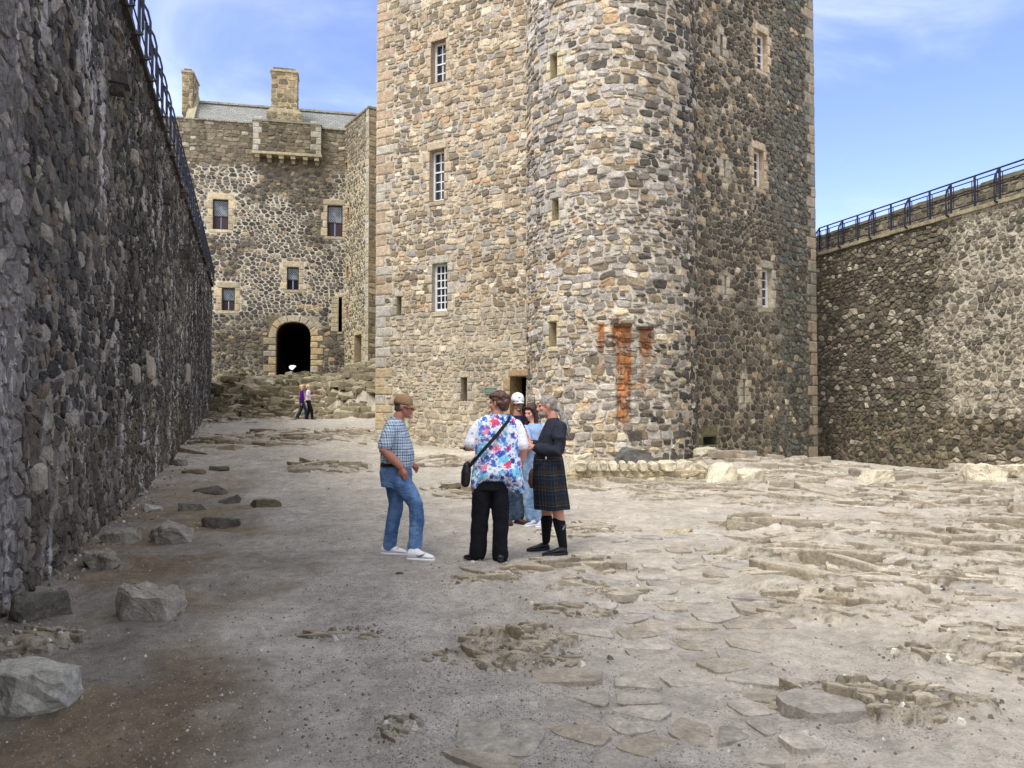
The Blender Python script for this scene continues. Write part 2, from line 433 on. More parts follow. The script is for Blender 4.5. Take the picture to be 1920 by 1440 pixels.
# ================================================================== GROUND
CTRL = np.array([(0, 2, 0), (-3, 5, 0), (3, 5, 0), (0, 8, 0), (-4.4, 8, 0), (5, 9, 0), (0, 12, .02), (-6, 12.5, 0), (6, 13, 0), (10, 12, .05),
    (3, 15.8, .02), (-7.5, 17, .15), (-2, 18, .12), (-9.5, 24, .42), (-4.5, 25, .58), (-1.5, 23.2, .32), (.5, 22, .22), (3, 19.8, .16), (6, 20, .15), (8.3, 21, .12),
    (10.6, 26.8, -.8), (12, 30, -1.1), (12.6, 25, -.8), (9.6, 24, -.4), (10.8, 19, -.08), (13, 17.5, .1), (14, 21, -.4), (-9.8, 36.5, .95), (-7, 30, .8), (-12, 35, .88),
    (-6, 34, 1.0), (-8, 28, .62), (0, -3, 0), (15, 15, .1), (20, 20, 0), (-14, 40, 1.0), (2, 40, 1)])
def base_h(x, y):
    num = 0; den = 0
    for cx, cy, cz in CTRL:
        w = 1 / (((x - cx) ** 2 + (y - cy) ** 2) + .6) ** 1.7
        num = num + w * cz; den = den + w
    z = num / den
    m = sstep(-3.5, -6.5, x)
    rise = sstep(37.2, 44.4, y + .16 * (x + 14)) * 2.0 + sstep(36.5, 38.2, y - .9 * np.abs(x + 7.6)) * .8 * sstep(-9.6, -8.2, x)
    return z + m * rise
# outcrops: (x, y, rx, ry, amount, wavelength)
def gp(px, py, z=0.0):
    d = ray(px, py); t = (z - CAMZ) / d[2]; return d[0] * t, d[1] * t
OUT = []
def outc(px, py, wpx, ry, amt, lam=.5, z=0):
    x, y = gp(px, py, z); OUT.append((x, y, wpx / F * y / 2, ry, amt, lam))
outc(625, 880, 175, 1.3, .26, .5, .12); outc(440, 845, 230, 2.2, .16, .9, .25); outc(810, 868, 160, 1.2, .16, .5, .15)
outc(350, 835, 120, 1.5, .15, .6, .3)
outc(985, 1205, 220, .32, .12, .22); outc(945, 1240, 330, .2, .07, .2); outc(1130, 1108, 200, .3, .09, .22); outc(1000, 1062, 330, .5, .08, .3)
outc(1660, 1318, 420, .27, .17, .2); outc(1900, 1225, 260, .6, .13, .25); outc(1715, 1232, 130, .18, .13, .2); outc(750, 1372, 70, .12, .05, .2)
outc(920, 1088, 160, .25, .06, .2); outc(640, 1190, 150, .12, .015, .3); outc(1090, 995, 170, .6, .08, .3)
outc(1450, 990, 220, .55, .18, .5); outc(1560, 1075, 520, 1.3, .18, .4); outc(1700, 1020, 620, 1.8, .18, .42); outc(1850, 960, 520, 2.6, .22, .6)
outc(1520, 925, 700, 2.4, .15, .6); outc(1700, 905, 520, 2.6, .2, .7); outc(1150, 915, 260, 1.2, .14, .4); outc(1280, 895, 420, 1.4, .16, .5, .05)
outc(1430, 868, 360, 1.6, .24, .7, .15); outc(1860, 885, 220, 1.2, .3, .6); outc(60, 1200, 160, .35, .08, .2)
outc(880, 925, 160, 1.2, .07, .4); outc(1650, 1140, 500, .5, .07, .3); outc(1780, 1085, 240, .35, .14, .3); outc(1080, 1150, 160, .2, .05, .2)
outc(560, 800, 500, 3.0, .22, .7, .9); outc(430, 800, 260, 4, .2, .7, .6); outc(680, 810, 200, 3, .2, .6, .7)
FLATS = []   # (x,y,r) where the ground stays smooth
def rough_mask(x, y):
    m = np.zeros_like(x); lam = np.full_like(x, .5)
    amt = np.zeros_like(x)
    for (cx, cy, rx, ry, a, l) in OUT:
        d = ((x - cx) / rx) ** 2 + ((y - cy) / ry) ** 2
        n = fbm(x * 1.7 / max(.3, rx) + cx, y * 1.7 / max(.3, ry) + cy, 3, 3)
        w = sstep(1.15, .25, d + (n - .5) * 1.6)
        better = w * a > amt
        amt = np.where(better, w * a, amt); lam = np.where(better, l, lam)
    slope = sstep(37, 39, y) * sstep(-3, -6, x)
    amt = np.maximum(amt, slope * .5); lam = np.where(slope > .5, 1.5, lam)
    return amt, lam
def strata(x, y, lam):
    c, n_ = math.cos(.33), math.sin(.33)
    X = (x * c - y * n_) ; Y = (x * n_ + y * c)
    X = X + (fbm(x / lam, y / lam, 11, 2) - .5) * .5 * lam; Y = Y + (fbm(x / lam + 7, y / lam, 12, 2) - .5) * .5 * lam
    out = 0; edge = 1
    for (k, ax, ay, w, sd) in ((1, 2.6, .9, .62, 100), (.4, 2.6, .8, .28, 140), (.16, 2.0, .8, .09, 180)):
        bx, by, h1, h2, e = worley(X / (lam * ax * k), Y / (lam * ay * k), sd)
        hgt = h1 * .9 - by * (.3 + .6 * h2) + bx * (h2 - .5) * .8 - sstep(.08, .0, e) * .15
        out = out + w * hgt; edge = edge * (1 - (1 - sstep(0, .13, e)) * (.85, .6, .35)[(k < 1) + (k < .3)])
    strata.edge = edge
    return out
def ground_parts(x, y):
    x = np.asarray(x, float); y = np.asarray(y, float)
    amt, lam = rough_mask(x, y)
    near = np.clip(1 - y / 60, .2, 1)
    fl = np.ones_like(x)
    for (cx, cy, r) in FLATS: fl = fl * sstep(r * .7, r * 1.4, np.hypot(x - cx, y - cy))
    st = np.zeros_like(x); ed = np.ones_like(x); sel = amt > .003
    if sel.any(): st[sel] = strata(x[sel], y[sel], lam[sel]); ed[sel] = strata.edge
    ground_parts.edge = ed
    z = base_h(x, y) + (fbm(x * .8, y * .8, 21, 3) - .5) * .09 * fl + (fbm(x * 2.1, y * 2.1, 27, 4) - .5) * .09 * fl + (fbm(x * 5, y * 5, 22, 4) - .5) * .04 * (.3 + .7 * fl) + (fbm(x * 22, y * 22, 25, 2) - .5) * .012
    am = np.minimum(amt, .42 * lam + .02)
    bulk = base_h(x, y) + np.where(y > 34, amt * .35, amt * .12) * fl
    soil = z + am * .30 + am * (fbm(x * 2.2, y * 2.2, 23, 3) - .5) * 1.1
    rz = bulk + am * .62 * (st - .05) * fl - (.05 - np.clip(am, 0, .05))
    rock = sstep(-.012, .012, rz - soil) * fl * (amt > .004)
    z = np.maximum(soil, rz)
    return z, rock, amt, st
def G(x, y): return float(ground_parts(np.array([x]), np.array([y]))[0][0])
def gnd(px, py):
    z = 0
    for _ in range(12):
        x, y = gp(px, py, z); z = .5 * z + .5 * G(x, y)
    return x, y, G(x, y)

# ------------------------------------------------------------------ main surfaces
A0 = (-4.48, 25.2)
S_L = Flat(A0, (.871, -.49)); UL = math.hypot(.46 + 4.48, 22.4 - 25.2)
S_T = Cyl((2.9, 22.55), 2.45)
S_R = Flat((5.3, 22.42), (.77, .64)); UR = 7.0
S_CW = Flat((-1.82 + .348 * 3, -3), (-.329, .944))        # left curtain wall, u=0 behind the camera
S_RW = Flat((12.06 - .274 * 2, 30.3 + .962 * 2), (.274, -.962))
S_F = Flat((-15 - .976 * 9, 45 - .216 * 9), (.976, .216)); UF = 14.04
S_W = Flat((-10.08, 46.1), (.553, -.833)); UW = 3.6
S_WE = Flat(S_W.P(UW, 0)[:2], (.8, .6))

# persons' standing places kept smooth
PEOPLE = {'check': (765, 1043, 8.17), 'floral': (915, 1057, 7.85), 'kilt': (1030, 1036, 8.35), 'navy': (965, 984, 10.35), 'blue': (1003, 988, 10.2), 'purple': (566, 786, 36.0), 'pale': (578, 785, 35.6)}
for k, (px, py, D) in PEOPLE.items():
    x = (px - 960) / F * D; FLATS.append((x, D, .55 if D < 20 else .8))

# ------------------------------------------------------------------ ground mesh
def build_ground():
    ny, nx = 720, 900
    ys = []; y = 1.4
    while y < 50: ys.append(y); y += max(.012, (y + 1) * .0056)
    ys = np.array(ys); ny = len(ys); ss = np.linspace(-.84, .84, nx)
    Y = np.repeat(ys[:, None], nx, 1); X = ss[None, :] * (Y + 2.6)
    z, rock, amt, st = ground_parts(X, Y)
    # colours
    mud = np.array(lin(176, 170, 159)); cream = np.array(lin(180, 172, 157)); grey = np.array(lin(168, 163, 155)); damp = np.array(lin(110, 94, 68)); rk = np.array(lin(178, 169, 150)); rkd = np.array(lin(104, 94, 74)); pale = np.array(lin(206, 196, 172))
    n1 = fbm(X * .5, Y * .5, 41, 4)[..., None]; n2 = fbm(X * 2.5, Y * 2.5, 42, 4)[..., None]
    dwall = ((X + 1.82 + .348 * Y) * .944)[..., None]      # distance from the left wall
    warm = sstep(2.6, 6.5, dwall[..., 0] + (n1[..., 0] - .5) * 3)[..., None]
    col = mud * (1 - warm) + cream * warm
    gz = (sstep(1.8, 2.6, dwall[..., 0] + (n2[..., 0] - .5)) * sstep(5.6, 3.2, dwall[..., 0] + (n1[..., 0] - .5) * 3) * sstep(19, 8, Y))[..., None]
    col = col * (1 - gz * .75) + grey * gz * .75
    dp = (sstep(2.3, 1.1, dwall[..., 0] + (n1[..., 0] - .5) * 2.2 + (n2[..., 0] - .5) * .7) * sstep(22, 10, Y))[..., None]
    dk = sstep(.36, .52, fbm(X * 1.1, Y * 1.1, 46, 3))[..., None]
    col = col * (1 - dp * .8) + (damp * dk + np.array(lin(118, 112, 102)) * (1 - dk)) * dp * .8
    n3_ = fbm(X * 9, Y * 9, 48, 3)[..., None]; col = col * (.72 + .34 * n2 + .22 * n3_)
    cv = np.clip(1.0 - ground_parts.edge + .25 * (st < .3), 0, 1)[..., None]
    rcol = (rk * (1 - cv) + rkd * cv) * (.75 + .5 * fbm(X * 7, Y * 7, 43, 3)[..., None])
    far = sstep(30, 38, Y)[..., None] * sstep(-10.5, -13, X)[..., None]
    rcol = rcol * (1 - far * .35)
    rm = np.clip(rock * 1.2, 0, 1)[..., None]
    nearrock = sstep(6.2, 4.5, Y)[..., None]
    rcol = rcol * (1 - nearrock * .25)
    col = col * (1 - rm) + rcol * rm
    # pale patch at the tower foot
    pp = sstep(1.0, .3, ((X + 1.3) / 2.4) ** 2 + ((Y - 21.6) / .9) ** 2 + (n2[..., 0] - .5))[..., None]
    col = col * (1 - pp * .8) + pale * pp * .8
    # moss / olive tint in hollows of rock
    ms = (sstep(.55, .7, fbm(X * 1.3, Y * 1.3, 44, 4)) * np.clip(amt * 6, 0, 1) * sstep(.5, .1, st))[..., None]
    col = col * (1 - ms * .5) + np.array(lin(112, 98, 62)) * ms * .5
    nv = ny * nx
    co = np.empty((nv, 3), np.float32); co[:, 0] = X.ravel(); co[:, 1] = Y.ravel(); co[:, 2] = z.ravel()
    idx = np.arange(nv).reshape(ny, nx)
    q = np.stack([idx[:-1, :-1], idx[:-1, 1:], idx[1:, 1:], idx[1:, :-1]], -1).reshape(-1, 4)
    # outer ground sheet
    ext = np.array([(-700, -300, -1.9), (700, -300, -1.9), (700, 1200, -1.9), (-700, 1200, -1.9)], np.float32)
    # strip behind the camera
    xb = ss * (1.4 + 2.6); back = np.array([(x * 1.6, -6.0, z[0, i]) for i, x in enumerate(xb)], np.float32)
    b0 = nv + 4
    co = np.concatenate([co, ext, back]); q2 = np.array([(nv, nv + 1, nv + 2, nv + 3)]); q3 = np.stack([np.arange(b0, b0 + nx - 1), np.arange(b0 + 1, b0 + nx), idx[0, 1:], idx[0, :-1]], -1)
    q = np.concatenate([q, q2, q3])
    me = bpy.data.meshes.new('ground'); me.vertices.add(len(co)); me.vertices.foreach_set('co', co.ravel())
    me.loops.add(q.size); me.loops.foreach_set('vertex_index', q.ravel().astype(np.int32)); me.polygons.add(len(q))
    me.polygons.foreach_set('loop_start', np.arange(0, q.size, 4, dtype=np.int32)); me.polygons.foreach_set('loop_total', np.full(len(q), 4, np.int32))
    me.update(calc_edges=True); me.validate()
    a = me.color_attributes.new('col', 'FLOAT_COLOR', 'POINT'); arr = np.ones((len(co), 4), np.float32); arr[:, :3] = mud; arr[:nv, :3] = col.reshape(-1, 3); arr[:nv, 3] = gz.ravel()
    a.data.foreach_set('color', arr.ravel())
    me.polygons.foreach_set('use_smooth', [True] * len(me.polygons))
    m, t, b = newmat('courtyard_ground'); co_ = coords(t); an = t.add('ShaderNodeAttribute', attribute_name='col')
    n1 = t.noise(co_, 9, 8, .7); n2 = t.noise(co_, 60, 5, .75); n3 = t.noise(co_, 2.2, 4, .6)
    v = t.math('MULTIPLY', t.math('MULTIPLY_ADD', n1, 1.3, .35), t.math('MULTIPLY_ADD', n2, .9, .55)); v = t.math('MULTIPLY', v, t.math('MULTIPLY_ADD', n3, .5, .75))
    cb = t.add('ShaderNodeCombineColor')
    for i in range(3): t.link(v, cb.inputs[i])
    col_ = t.mix(1.0, an.outputs['Color'], cb.outputs[0], 'MULTIPLY')
    vo = t.add('ShaderNodeTexVoronoi'); vo.inputs['Scale'].default_value = 75; t.link(co_, vo.inputs['Vector'])
    sepc = t.add('ShaderNodeSeparateColor'); t.link(vo.outputs['Color'], sepc.inputs[0])
    g = t.noise(co_, 1.6, 4, .7)
    msk = t.math('MULTIPLY', t.math('LESS_THAN', vo.outputs['Distance'], .42), t.ramp(t.math('ADD', g, t.math('MULTIPLY', an.outputs['Alpha'], .22)), .5, .66))
    dark = t.math('MULTIPLY', msk, t.math('GREATER_THAN', sepc.outputs[0], .55)); lite = t.math('MULTIPLY', t.math('LESS_THAN', vo.outputs['Distance'], .3), t.math('GREATER_THAN', sepc.outputs[1], .93))
    col_ = t.mix(t.math('MULTIPLY', dark, .6), col_, lin(92, 90, 88)); col_ = t.mix(t.math('MULTIPLY', lite, .55), col_, lin(215, 208, 196))
    t.link(col_, b.inputs['Base Color']); b.inputs['Roughness'].default_value = .95; b.inputs['Specular IOR Level'].default_value = .15
    h = t.math('ADD', t.math('ADD', n1, t.math('MULTIPLY', n2, .35)), t.math('MULTIPLY', msk, .12))
    t.link(t.bump(h, .85, .05), b.inputs['Normal'])
    me.materials.append(m)
    o = bpy.data.objects.new('ground', me); C.objects.link(o); tag(o, kind='structure')
build_ground()

# slabs of bedrock breaking through the earth
def slab(mb, r, x, y, z, L, W, T, rot, tx, ty, top, side):
    n = r.randint(4, 7); pts = []; a0 = r.uniform(0, 6.28)
    for k in range(n):
        a = a0 + (k + r.uniform(-.32, .32)) * 2 * math.pi / n; q = r.uniform(.7, 1.15); pts.append((math.copysign(abs(math.cos(a)) ** .8, math.cos(a)) * L / 2 * q, math.copysign(abs(math.sin(a)) ** .8, math.sin(a)) * W / 2 * q))
    P2 = []
    for i in range(n):
        a, b = pts[i], pts[(i + 1) % n]; P2.append(a)
        k = r.uniform(.35, .65); j = r.uniform(-.06, .06); P2.append((a[0] + (b[0] - a[0]) * k + j * (b[1] - a[1]), a[1] + (b[1] - a[1]) * k - j * (b[0] - a[0])))
    n = len(P2); c, s_ = math.cos(rot), math.sin(rot); vs = []; cs = []
    for (k, dz, jz, cc) in ((1.04, -T - .06, 0, side), (1.02, -T * .3, T * .1, mixc(top, side, .6)), (.985, 0, T * .08, top), (.62, .008, T * .12, top), (.3, .006, T * .12, top)):
        for (u, v) in P2:
            u2, v2 = u * k * r.uniform(.98, 1.02), v * k * r.uniform(.98, 1.02)
            h = dz + (ty * -v2 + tx * u2 if dz > -T * .9 else min(0, ty * -v2 + tx * u2)) + r.uniform(-1, 1) * jz
            vs.append((x + u2 * c - v2 * s_, y + u2 * s_ + v2 * c, z + T + h)); q = r.uniform(.9, 1.1); cs.append((cc[0] * q, cc[1] * q, cc[2] * q))
    vs.append((x, y, z + T + .01)); cs.append(top)
    fs = [(j * n + i, j * n + (i + 1) % n, (j + 1) * n + (i + 1) % n, (j + 1) * n + i) for j in range(4) for i in range(n)] + [(4 * n + i, 4 * n + (i + 1) % n, 5 * n) for i in range(n)]
    mb.add(vs, fs, cs)
def build_bedrock():
    r = random.Random(21); mb = MB(); S = []
    for (cx, cy, rx, ry, amt, lam) in OUT:
        A = math.pi * rx * ry; n = int(min(260, A / (lam * lam * .30) * (.32 if rx > 1.2 and cy < 30 else .6 if cy > 6 else 1.0))) + 4
        for k in range(n):
            a = r.uniform(0, 6.28); q = math.sqrt(r.random()); x, y = cx + rx * 1.0 * q * math.cos(a), cy + ry * 1.0 * q * math.sin(a)
            S.append((x, y, min(lam, .9) * r.choice((.3, .45, .7, 1.0, 1.5, 2.1) if y > 6.5 else (.3, .45, .6, .9, 1.2)) * (1.1 - .4 * q), min(amt, .3 * lam) * (1.1 - .75 * q) * r.uniform(.1, .9) ** 1.3))
    for k in range(1000):   # the slope under the castle range
        y = r.uniform(36.8, 44.6); x = r.uniform(-17.5, -5.5); S.append((x, y, r.choice((.35, .5, .8, 1.1, 1.6)), r.uniform(.03, .26)))
    xs = np.array([q[0] for q in S]); ys = np.array([q[1] for q in S]); zs = ground_parts(xs, ys)[0]
    for (x, y, L, T), z in zip(S, zs):
        if any(math.hypot(x - a, y - b) < c * .7 for a, b, c in FLATS): continue
        d = (x + 1.82 + .348 * y) * .944
        if d < .25: continue
        if y > 42 and (x + 14) ** 2 < 1.4: continue
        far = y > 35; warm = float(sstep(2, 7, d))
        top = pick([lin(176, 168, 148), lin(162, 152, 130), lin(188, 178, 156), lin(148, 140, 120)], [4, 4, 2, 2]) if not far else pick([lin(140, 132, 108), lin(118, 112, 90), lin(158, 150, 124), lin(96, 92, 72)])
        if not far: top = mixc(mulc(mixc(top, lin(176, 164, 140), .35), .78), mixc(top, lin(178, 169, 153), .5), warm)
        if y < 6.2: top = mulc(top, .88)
        if far and x > -10.5: top = mixc(top, lin(176, 168, 140), .5)
        side = mixc(top, lin(98, 80, 56), r.uniform(.25, .7))
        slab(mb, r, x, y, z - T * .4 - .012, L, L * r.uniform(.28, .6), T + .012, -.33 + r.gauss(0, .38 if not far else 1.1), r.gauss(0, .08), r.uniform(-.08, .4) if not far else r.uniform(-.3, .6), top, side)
    o = mb.build('bedrock', M_rock); tag(o, kind='structure')
build_bedrock()

# gravel scattered over the yard
def build_gravel():
    mb = MB(); r = random.Random(3)
    P = []
    for i in range(8000):
        py = 800 + 640 * r.random() ** .75
        px = r.gauss(560, 330) if r.random() < .5 else r.uniform(0, 1920)
        x, y = gp(px, max(py, 830), 0); P.append((x, y, r.random()))
    n1 = len(P)
    for i in range(1100):   # small rubble gathered along the foot of the left wall and round the outcrops
        y = r.uniform(4, 34); d = abs(r.gauss(0, .22)) + .02; P.append((-1.82 - .348 * y + d * 1.06, y, r.random()))
    for i in range(1800):
        o = r.choice(OUT); a = r.uniform(0, 6.3); q = r.uniform(.5, 1.25); P.append((o[0] + o[2] * q * math.cos(a), o[1] + o[3] * q * math.sin(a), r.random()))
    xs = np.array([p[0] for p in P]); ys = np.array([p[1] for p in P]); zs = ground_parts(xs, ys)[0]
    for ii, ((x, y, q), z) in enumerate(zip(P, zs)):
        s = (.008 + .03 * q ** 4) if ii >= n1 else (.0028 + .008 * q ** 5) * (1 + y * .05); c = pick([lin(108, 103, 96), lin(150, 144, 134), lin(205, 198, 186), lin(128, 120, 108)], [2.4, 4, 1.4, 3])
        a = r.uniform(0, 6.3); vs = []
        for k in range(4): vs.append((x + math.cos(a + k * 1.57) * s * r.uniform(.7, 1.3), y + math.sin(a + k * 1.57) * s * r.uniform(.7, 1.3), z - s * .2))
        vs += [(v[0] * .5 + x * .5, v[1] * .5 + y * .5, z + s * r.uniform(.5, .9)) for v in vs]
        mb.add(vs, [(0, 1, 5, 4), (1, 2, 6, 5), (2, 3, 7, 6), (3, 0, 4, 7), (4, 5, 6, 7)], c)
    tag(mb.build('gravel', M_rock), 'fine grey gravel and chips strewn over the trodden earth', 'gravel', kind='stuff')
build_gravel()

# flagstone path
def build_path():
    mb = MB()
    class Gs:
        def P(s, u, z, h=0): return (u, z, s.b + h)
    g = Gs(); seeds = []
    rows = [(3.1, .85, .85), (3.5, .9, .8), (4.0, 1.0, .62), (4.6, 1.05, .55), (5.3, 1.15, .55), (6.2, 1.4, .55), (7.2, 1.62, .55), (8.4, 1.75, .5), (9.8, 1.8, .55), (10.6, 1.85, .5)]
    y = 3.0; r = random.Random(5)
    while y < 10.6:
        k = max(i for i in range(len(rows)) if rows[i][0] <= y + .11) if y > 3.1 else 0
        a, b = rows[k], rows[min(k + 1, len(rows) - 1)]; f = 0 if b is a else (y - a[0]) / (b[0] - a[0])
        cx = a[1] + (b[1] - a[1]) * f; hw = a[2] + (b[2] - a[2]) * f; sx = .22 + .012 * y; x = cx - hw - r.uniform(0, .1)
        while x < cx + hw: seeds.append((x + r.uniform(-.1, .1), y + r.uniform(-.06, .06))); x += sx * r.uniform(.8, 1.5)
        y += .15 + .018 * y
    for i, (x, y) in enumerate(seeds):
        if r.random() < .16 + (.25 if 8 < y else 0): continue
        q = .36; poly = [(x - q, y - q), (x + q, y - q), (x + q, y + q), (x - q, y + q)]
        for j, (X, Y) in enumerate(seeds):
            if j != i and abs(X - x) < 1 and abs(Y - y) < 1 and len(poly) > 2: poly = clip(poly, X - x, Y - y, (X * X + Y * Y - x * x - y * y) / 2)
        if len(poly) < 3: continue
        g.b = G(x, y) + .0; c = mulc((.97, .99, 1.04), 1); c = tuple(a_ * b_ * (.88 if y < 5 else 1) for a_, b_ in zip(c, pick([lin(166, 159, 144), lin(156, 149, 136), lin(176, 168, 152), lin(158, 148, 130)])))
        stone(mb, g, poly, c, .035, .014, .14, .02, base=-.05, rough=.003)
    tag(mb.build('path', M_rock), kind='structure')
build_path()

# ================================================================== TOWER
T_top = 17.0; Tz0 = -1.4
tower = empty('stone_tower', (3.0, 24, 0), 'tall tan rubble stone keep with a round stair turret and white sash windows', 'tower')
def Tp(o): o.parent = tower; o.matrix_parent_inverse = Matrix.Translation((-3.0, -24, 0)); return o
def tone_left(u, z):
    c = pick(TAN, TANW); n = fn(u * .5, z * .5, 51, 3)
    if z < 4.6: c = mixc(c, lin(176, 168, 148), .45)
    if n < .42: c = mulc(c, .85)
    return mulc(c, 1.24)
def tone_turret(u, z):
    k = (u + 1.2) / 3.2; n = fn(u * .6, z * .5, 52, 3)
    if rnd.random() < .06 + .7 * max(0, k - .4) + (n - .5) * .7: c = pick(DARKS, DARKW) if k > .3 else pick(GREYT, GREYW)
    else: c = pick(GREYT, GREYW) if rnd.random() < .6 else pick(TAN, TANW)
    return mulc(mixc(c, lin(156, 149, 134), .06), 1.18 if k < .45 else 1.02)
M_turret = stone_mat('turret_stone', spots=(lin(225, 220, 205), .3), lichen=(lin(96, 90, 72), .4)); add_rust(M_turret, S_T)
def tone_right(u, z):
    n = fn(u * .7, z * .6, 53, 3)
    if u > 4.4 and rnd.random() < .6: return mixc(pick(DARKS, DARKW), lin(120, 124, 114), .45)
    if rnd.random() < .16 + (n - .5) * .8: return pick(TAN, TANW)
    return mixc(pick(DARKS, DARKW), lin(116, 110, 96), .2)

holesL = []; holesT = []; holesR = []
M_dress = M_tower
SANDf = lambda u, z: mixc(pick(SAND), lin(176, 160, 134), .35)
GREYf = lambda u, z: pick([lin(176, 168, 150), lin(164, 156, 138), lin(188, 176, 150)])
def obj_t(mb, name, mat, parent):
    o = mb.build(name, mat); o.parent = parent
    o.matrix_parent_inverse = parent.matrix_world.inverted() if False else Matrix.Identity(4)
    return o
def child_of(o, p, wloc):
    """o holds world coordinates; parent p sits (unrotated) at wloc"""
    o.parent = p; o.matrix_parent_inverse = Matrix.Translation(-Vector(wloc)); return o
TL = (3.0, 24, 0)
def sash(s, r, holes, colf, cols=3, rows=(3, 3), depth=.26, lint=.26, label=None, rootloc=TL, root=tower, both=True):
    u0, u1, z0, z1 = r
    fr = MB()
    holes.append(r); s.open.append(r)
    w = MB(); d = depth
    W = u1 - u0; H = z1 - z0; t_ = .065
    col = (1, 1, 1)
    # outer frame
    for (a, b, c, e) in ((u0, u0 + t_, z0, z1), (u1 - t_, u1, z0, z1), (u0 + t_, u1 - t_, z1 - t_, z1), (u0 + t_, u1 - t_, z0, z0 + t_ * 1.5)): box(fr, s, a, b, c, e, -d, -d + .06, col)
    zm = z0 + H * rows[1] / (rows[0] + rows[1])
    box(fr, s, u0 + t_, u1 - t_, zm - .022, zm + .022, -d, -d + .045, col)
    for (za, zb, n, hh) in ((z0 + t_ * 1.5, zm - .022, rows[1], .022), (zm + .022, z1 - t_, rows[0], .036)):
        for k in range(1, cols):
            x = u0 + t_ + (W - 2 * t_) * k / cols; box(fr, s, x - .017, x + .017, za, zb, -d, -d + hh, col)
        for k in range(1, n):
            q = za + (zb - za) * k / n; box(fr, s, u0 + t_, u1 - t_, q - .017, q + .017, -d, -d + hh - .002, col)
    win = fr.build('window', M_white); child_of(win, root, rootloc)
    g = MB(); g.add([s.P(u0, z0, -d + .01), s.P(u1, z0, -d + .01), s.P(u1, z1, -d + .01), s.P(u0, z1, -d + .01)], [(0, 1, 2, 3)], col)
    gg = g.build('pane', M_glass); gg.parent = win
    sb = MB(); rr = dress(s, r, sb, colf, lint=lint); reveal(sb, s, r, d + .02, mulc(colf(0, 0), .9))
    so = sb.build('surround', M_dress); so.parent = win
    holes.extend(rr)
    return win
def slit(s, r, holes, colf, depth=.5, root=tower, rootloc=TL, name='arrow_slit', jw=(.16, .3), lint=.2, sill=.16, inner=None, mat=None):
    sb = MB(); holes.append(r); s.open.append(r); rr = dress(s, r, sb, colf, jw=jw, lint=lint, sill=sill, jh=.28)
    reveal(sb, s, r, depth, mulc(colf(0, 0), .85), inner or (.01, .01, .01)); holes.extend(rr)  # back panel painted near-black for the darkness inside the opening
    o = sb.build(name, mat or M_dress); child_of(o, root, rootloc); return o
# left face windows
sash(S_L, prect(S_L, 809, 836, 76, 154), holesL, SANDf, cols=2, rows=(2, 2))
sash(S_L, prect(S_L, 806, 833, 281, 377), holesL, SANDf, cols=2, rows=(2, 3))
sash(S_L, prect(S_L, 811, 839, 494, 584), holesL, GREYf, cols=3, rows=(3, 3), depth=.2)
slit(S_L, prect(S_L, 745, 753, 557, 591), holesL, GREYf); slit(S_L, prect(S_L, 865, 876, 708, 751), holesL, GREYf)
# left door
dr = prect(S_L, 957, 992, 706, 840); dr = (dr[0], dr[1], .1, dr[3])
holesL.append(dr); S_L.open.append(dr)
sb = MB(); rr = dress(S_L, dr, sb, lambda u, z: lin(170, 146, 112), lint=.22, jh=.4); reveal(sb, S_L, dr, .7, lin(150, 128, 96)); holesL.extend(rr)
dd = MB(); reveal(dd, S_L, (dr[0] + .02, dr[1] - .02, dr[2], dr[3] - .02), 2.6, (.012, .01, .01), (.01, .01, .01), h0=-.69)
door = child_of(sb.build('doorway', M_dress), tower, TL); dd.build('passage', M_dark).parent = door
# turret slits
YEL = lambda u, z: pick([lin(200, 186, 150), lin(186, 178, 160), lin(176, 170, 156)])
for r_ in ((1033, 1045, 101, 146), (1036, 1048, 373, 413), (1031, 1044, 604, 649)): slit(S_T, prect(S_T, *r_), holesT, YEL)
# right face windows
sash(S_R, prect(S_R, 1419, 1438, 62, 132), holesR, SANDf, cols=2, rows=(2, 2), depth=.22); sash(S_R, prect(S_R, 1413, 1431, 281, 352), holesR, SANDf, cols=2, rows=(2, 2), depth=.22)
sash(S_R, prect(S_R, 1428, 1447, 504, 577), holesR, GREYf, cols=2, rows=(2, 2), depth=.22)
for r_ in ((1350, 1354, 66, 105), (1356, 1360, 300, 333), (1358, 1361, 518, 552), (1393, 1396, 712, 756)): slit(S_R, prect(S_R, *r_), holesR, GREYf, depth=.3, jw=(.2, .34))
lo = prect(S_R, 1318, 1342, 819, 834); slit(S_R, lo, holesR, lambda u, z: lin(104, 102, 76), depth=.8, name='drain_opening', jw=(.14, .2), lint=.34)
# quoins
def quoins(mb, s, u, sgn, z0, z1, colf, holes, long=.72, short=.4, hh=.34):
    z = z0; k = 0
    while z < z1:
        h = hh * rnd.uniform(.75, 1.2); w = (long if k % 2 else short) * rnd.uniform(.85, 1.1); k += 1
        r = (u, u + w, z, z + h) if sgn > 0 else (u - w, u, z, z + h)
        stone(mb, s, rect_poly(*r, .006), colf(u, z), .014, .03, .05, .012, rough=.003); holes.append(r); z += h
def quoin_col(u, z):
    if z > 5.2: return mixc(pick(SAND), lin(180, 160, 134), .45) if rnd.random() < .85 else lin(186, 178, 160)
    return pick([lin(188, 182, 168), lin(176, 170, 156), lin(186, 168, 134)])
mb = MB(); quoins(mb, S_L, -.02, 1, Tz0, T_top, quoin_col, holesL)
sheet(mb, S_L, 0, UL + .3, Tz0, T_top, lambda u, z: MORT, holes=S_L.open)
holesL_face = holesL
rubble(mb, S_L, 0, UL + .05, Tz0, T_top, tone_left, rows=(.1, .24), wid=(.13, .4), style='course', jit=.9, gap=.022, bulge=.03, holes=holesL)
child_of(mb.build('wall', M_tower), tower, TL)
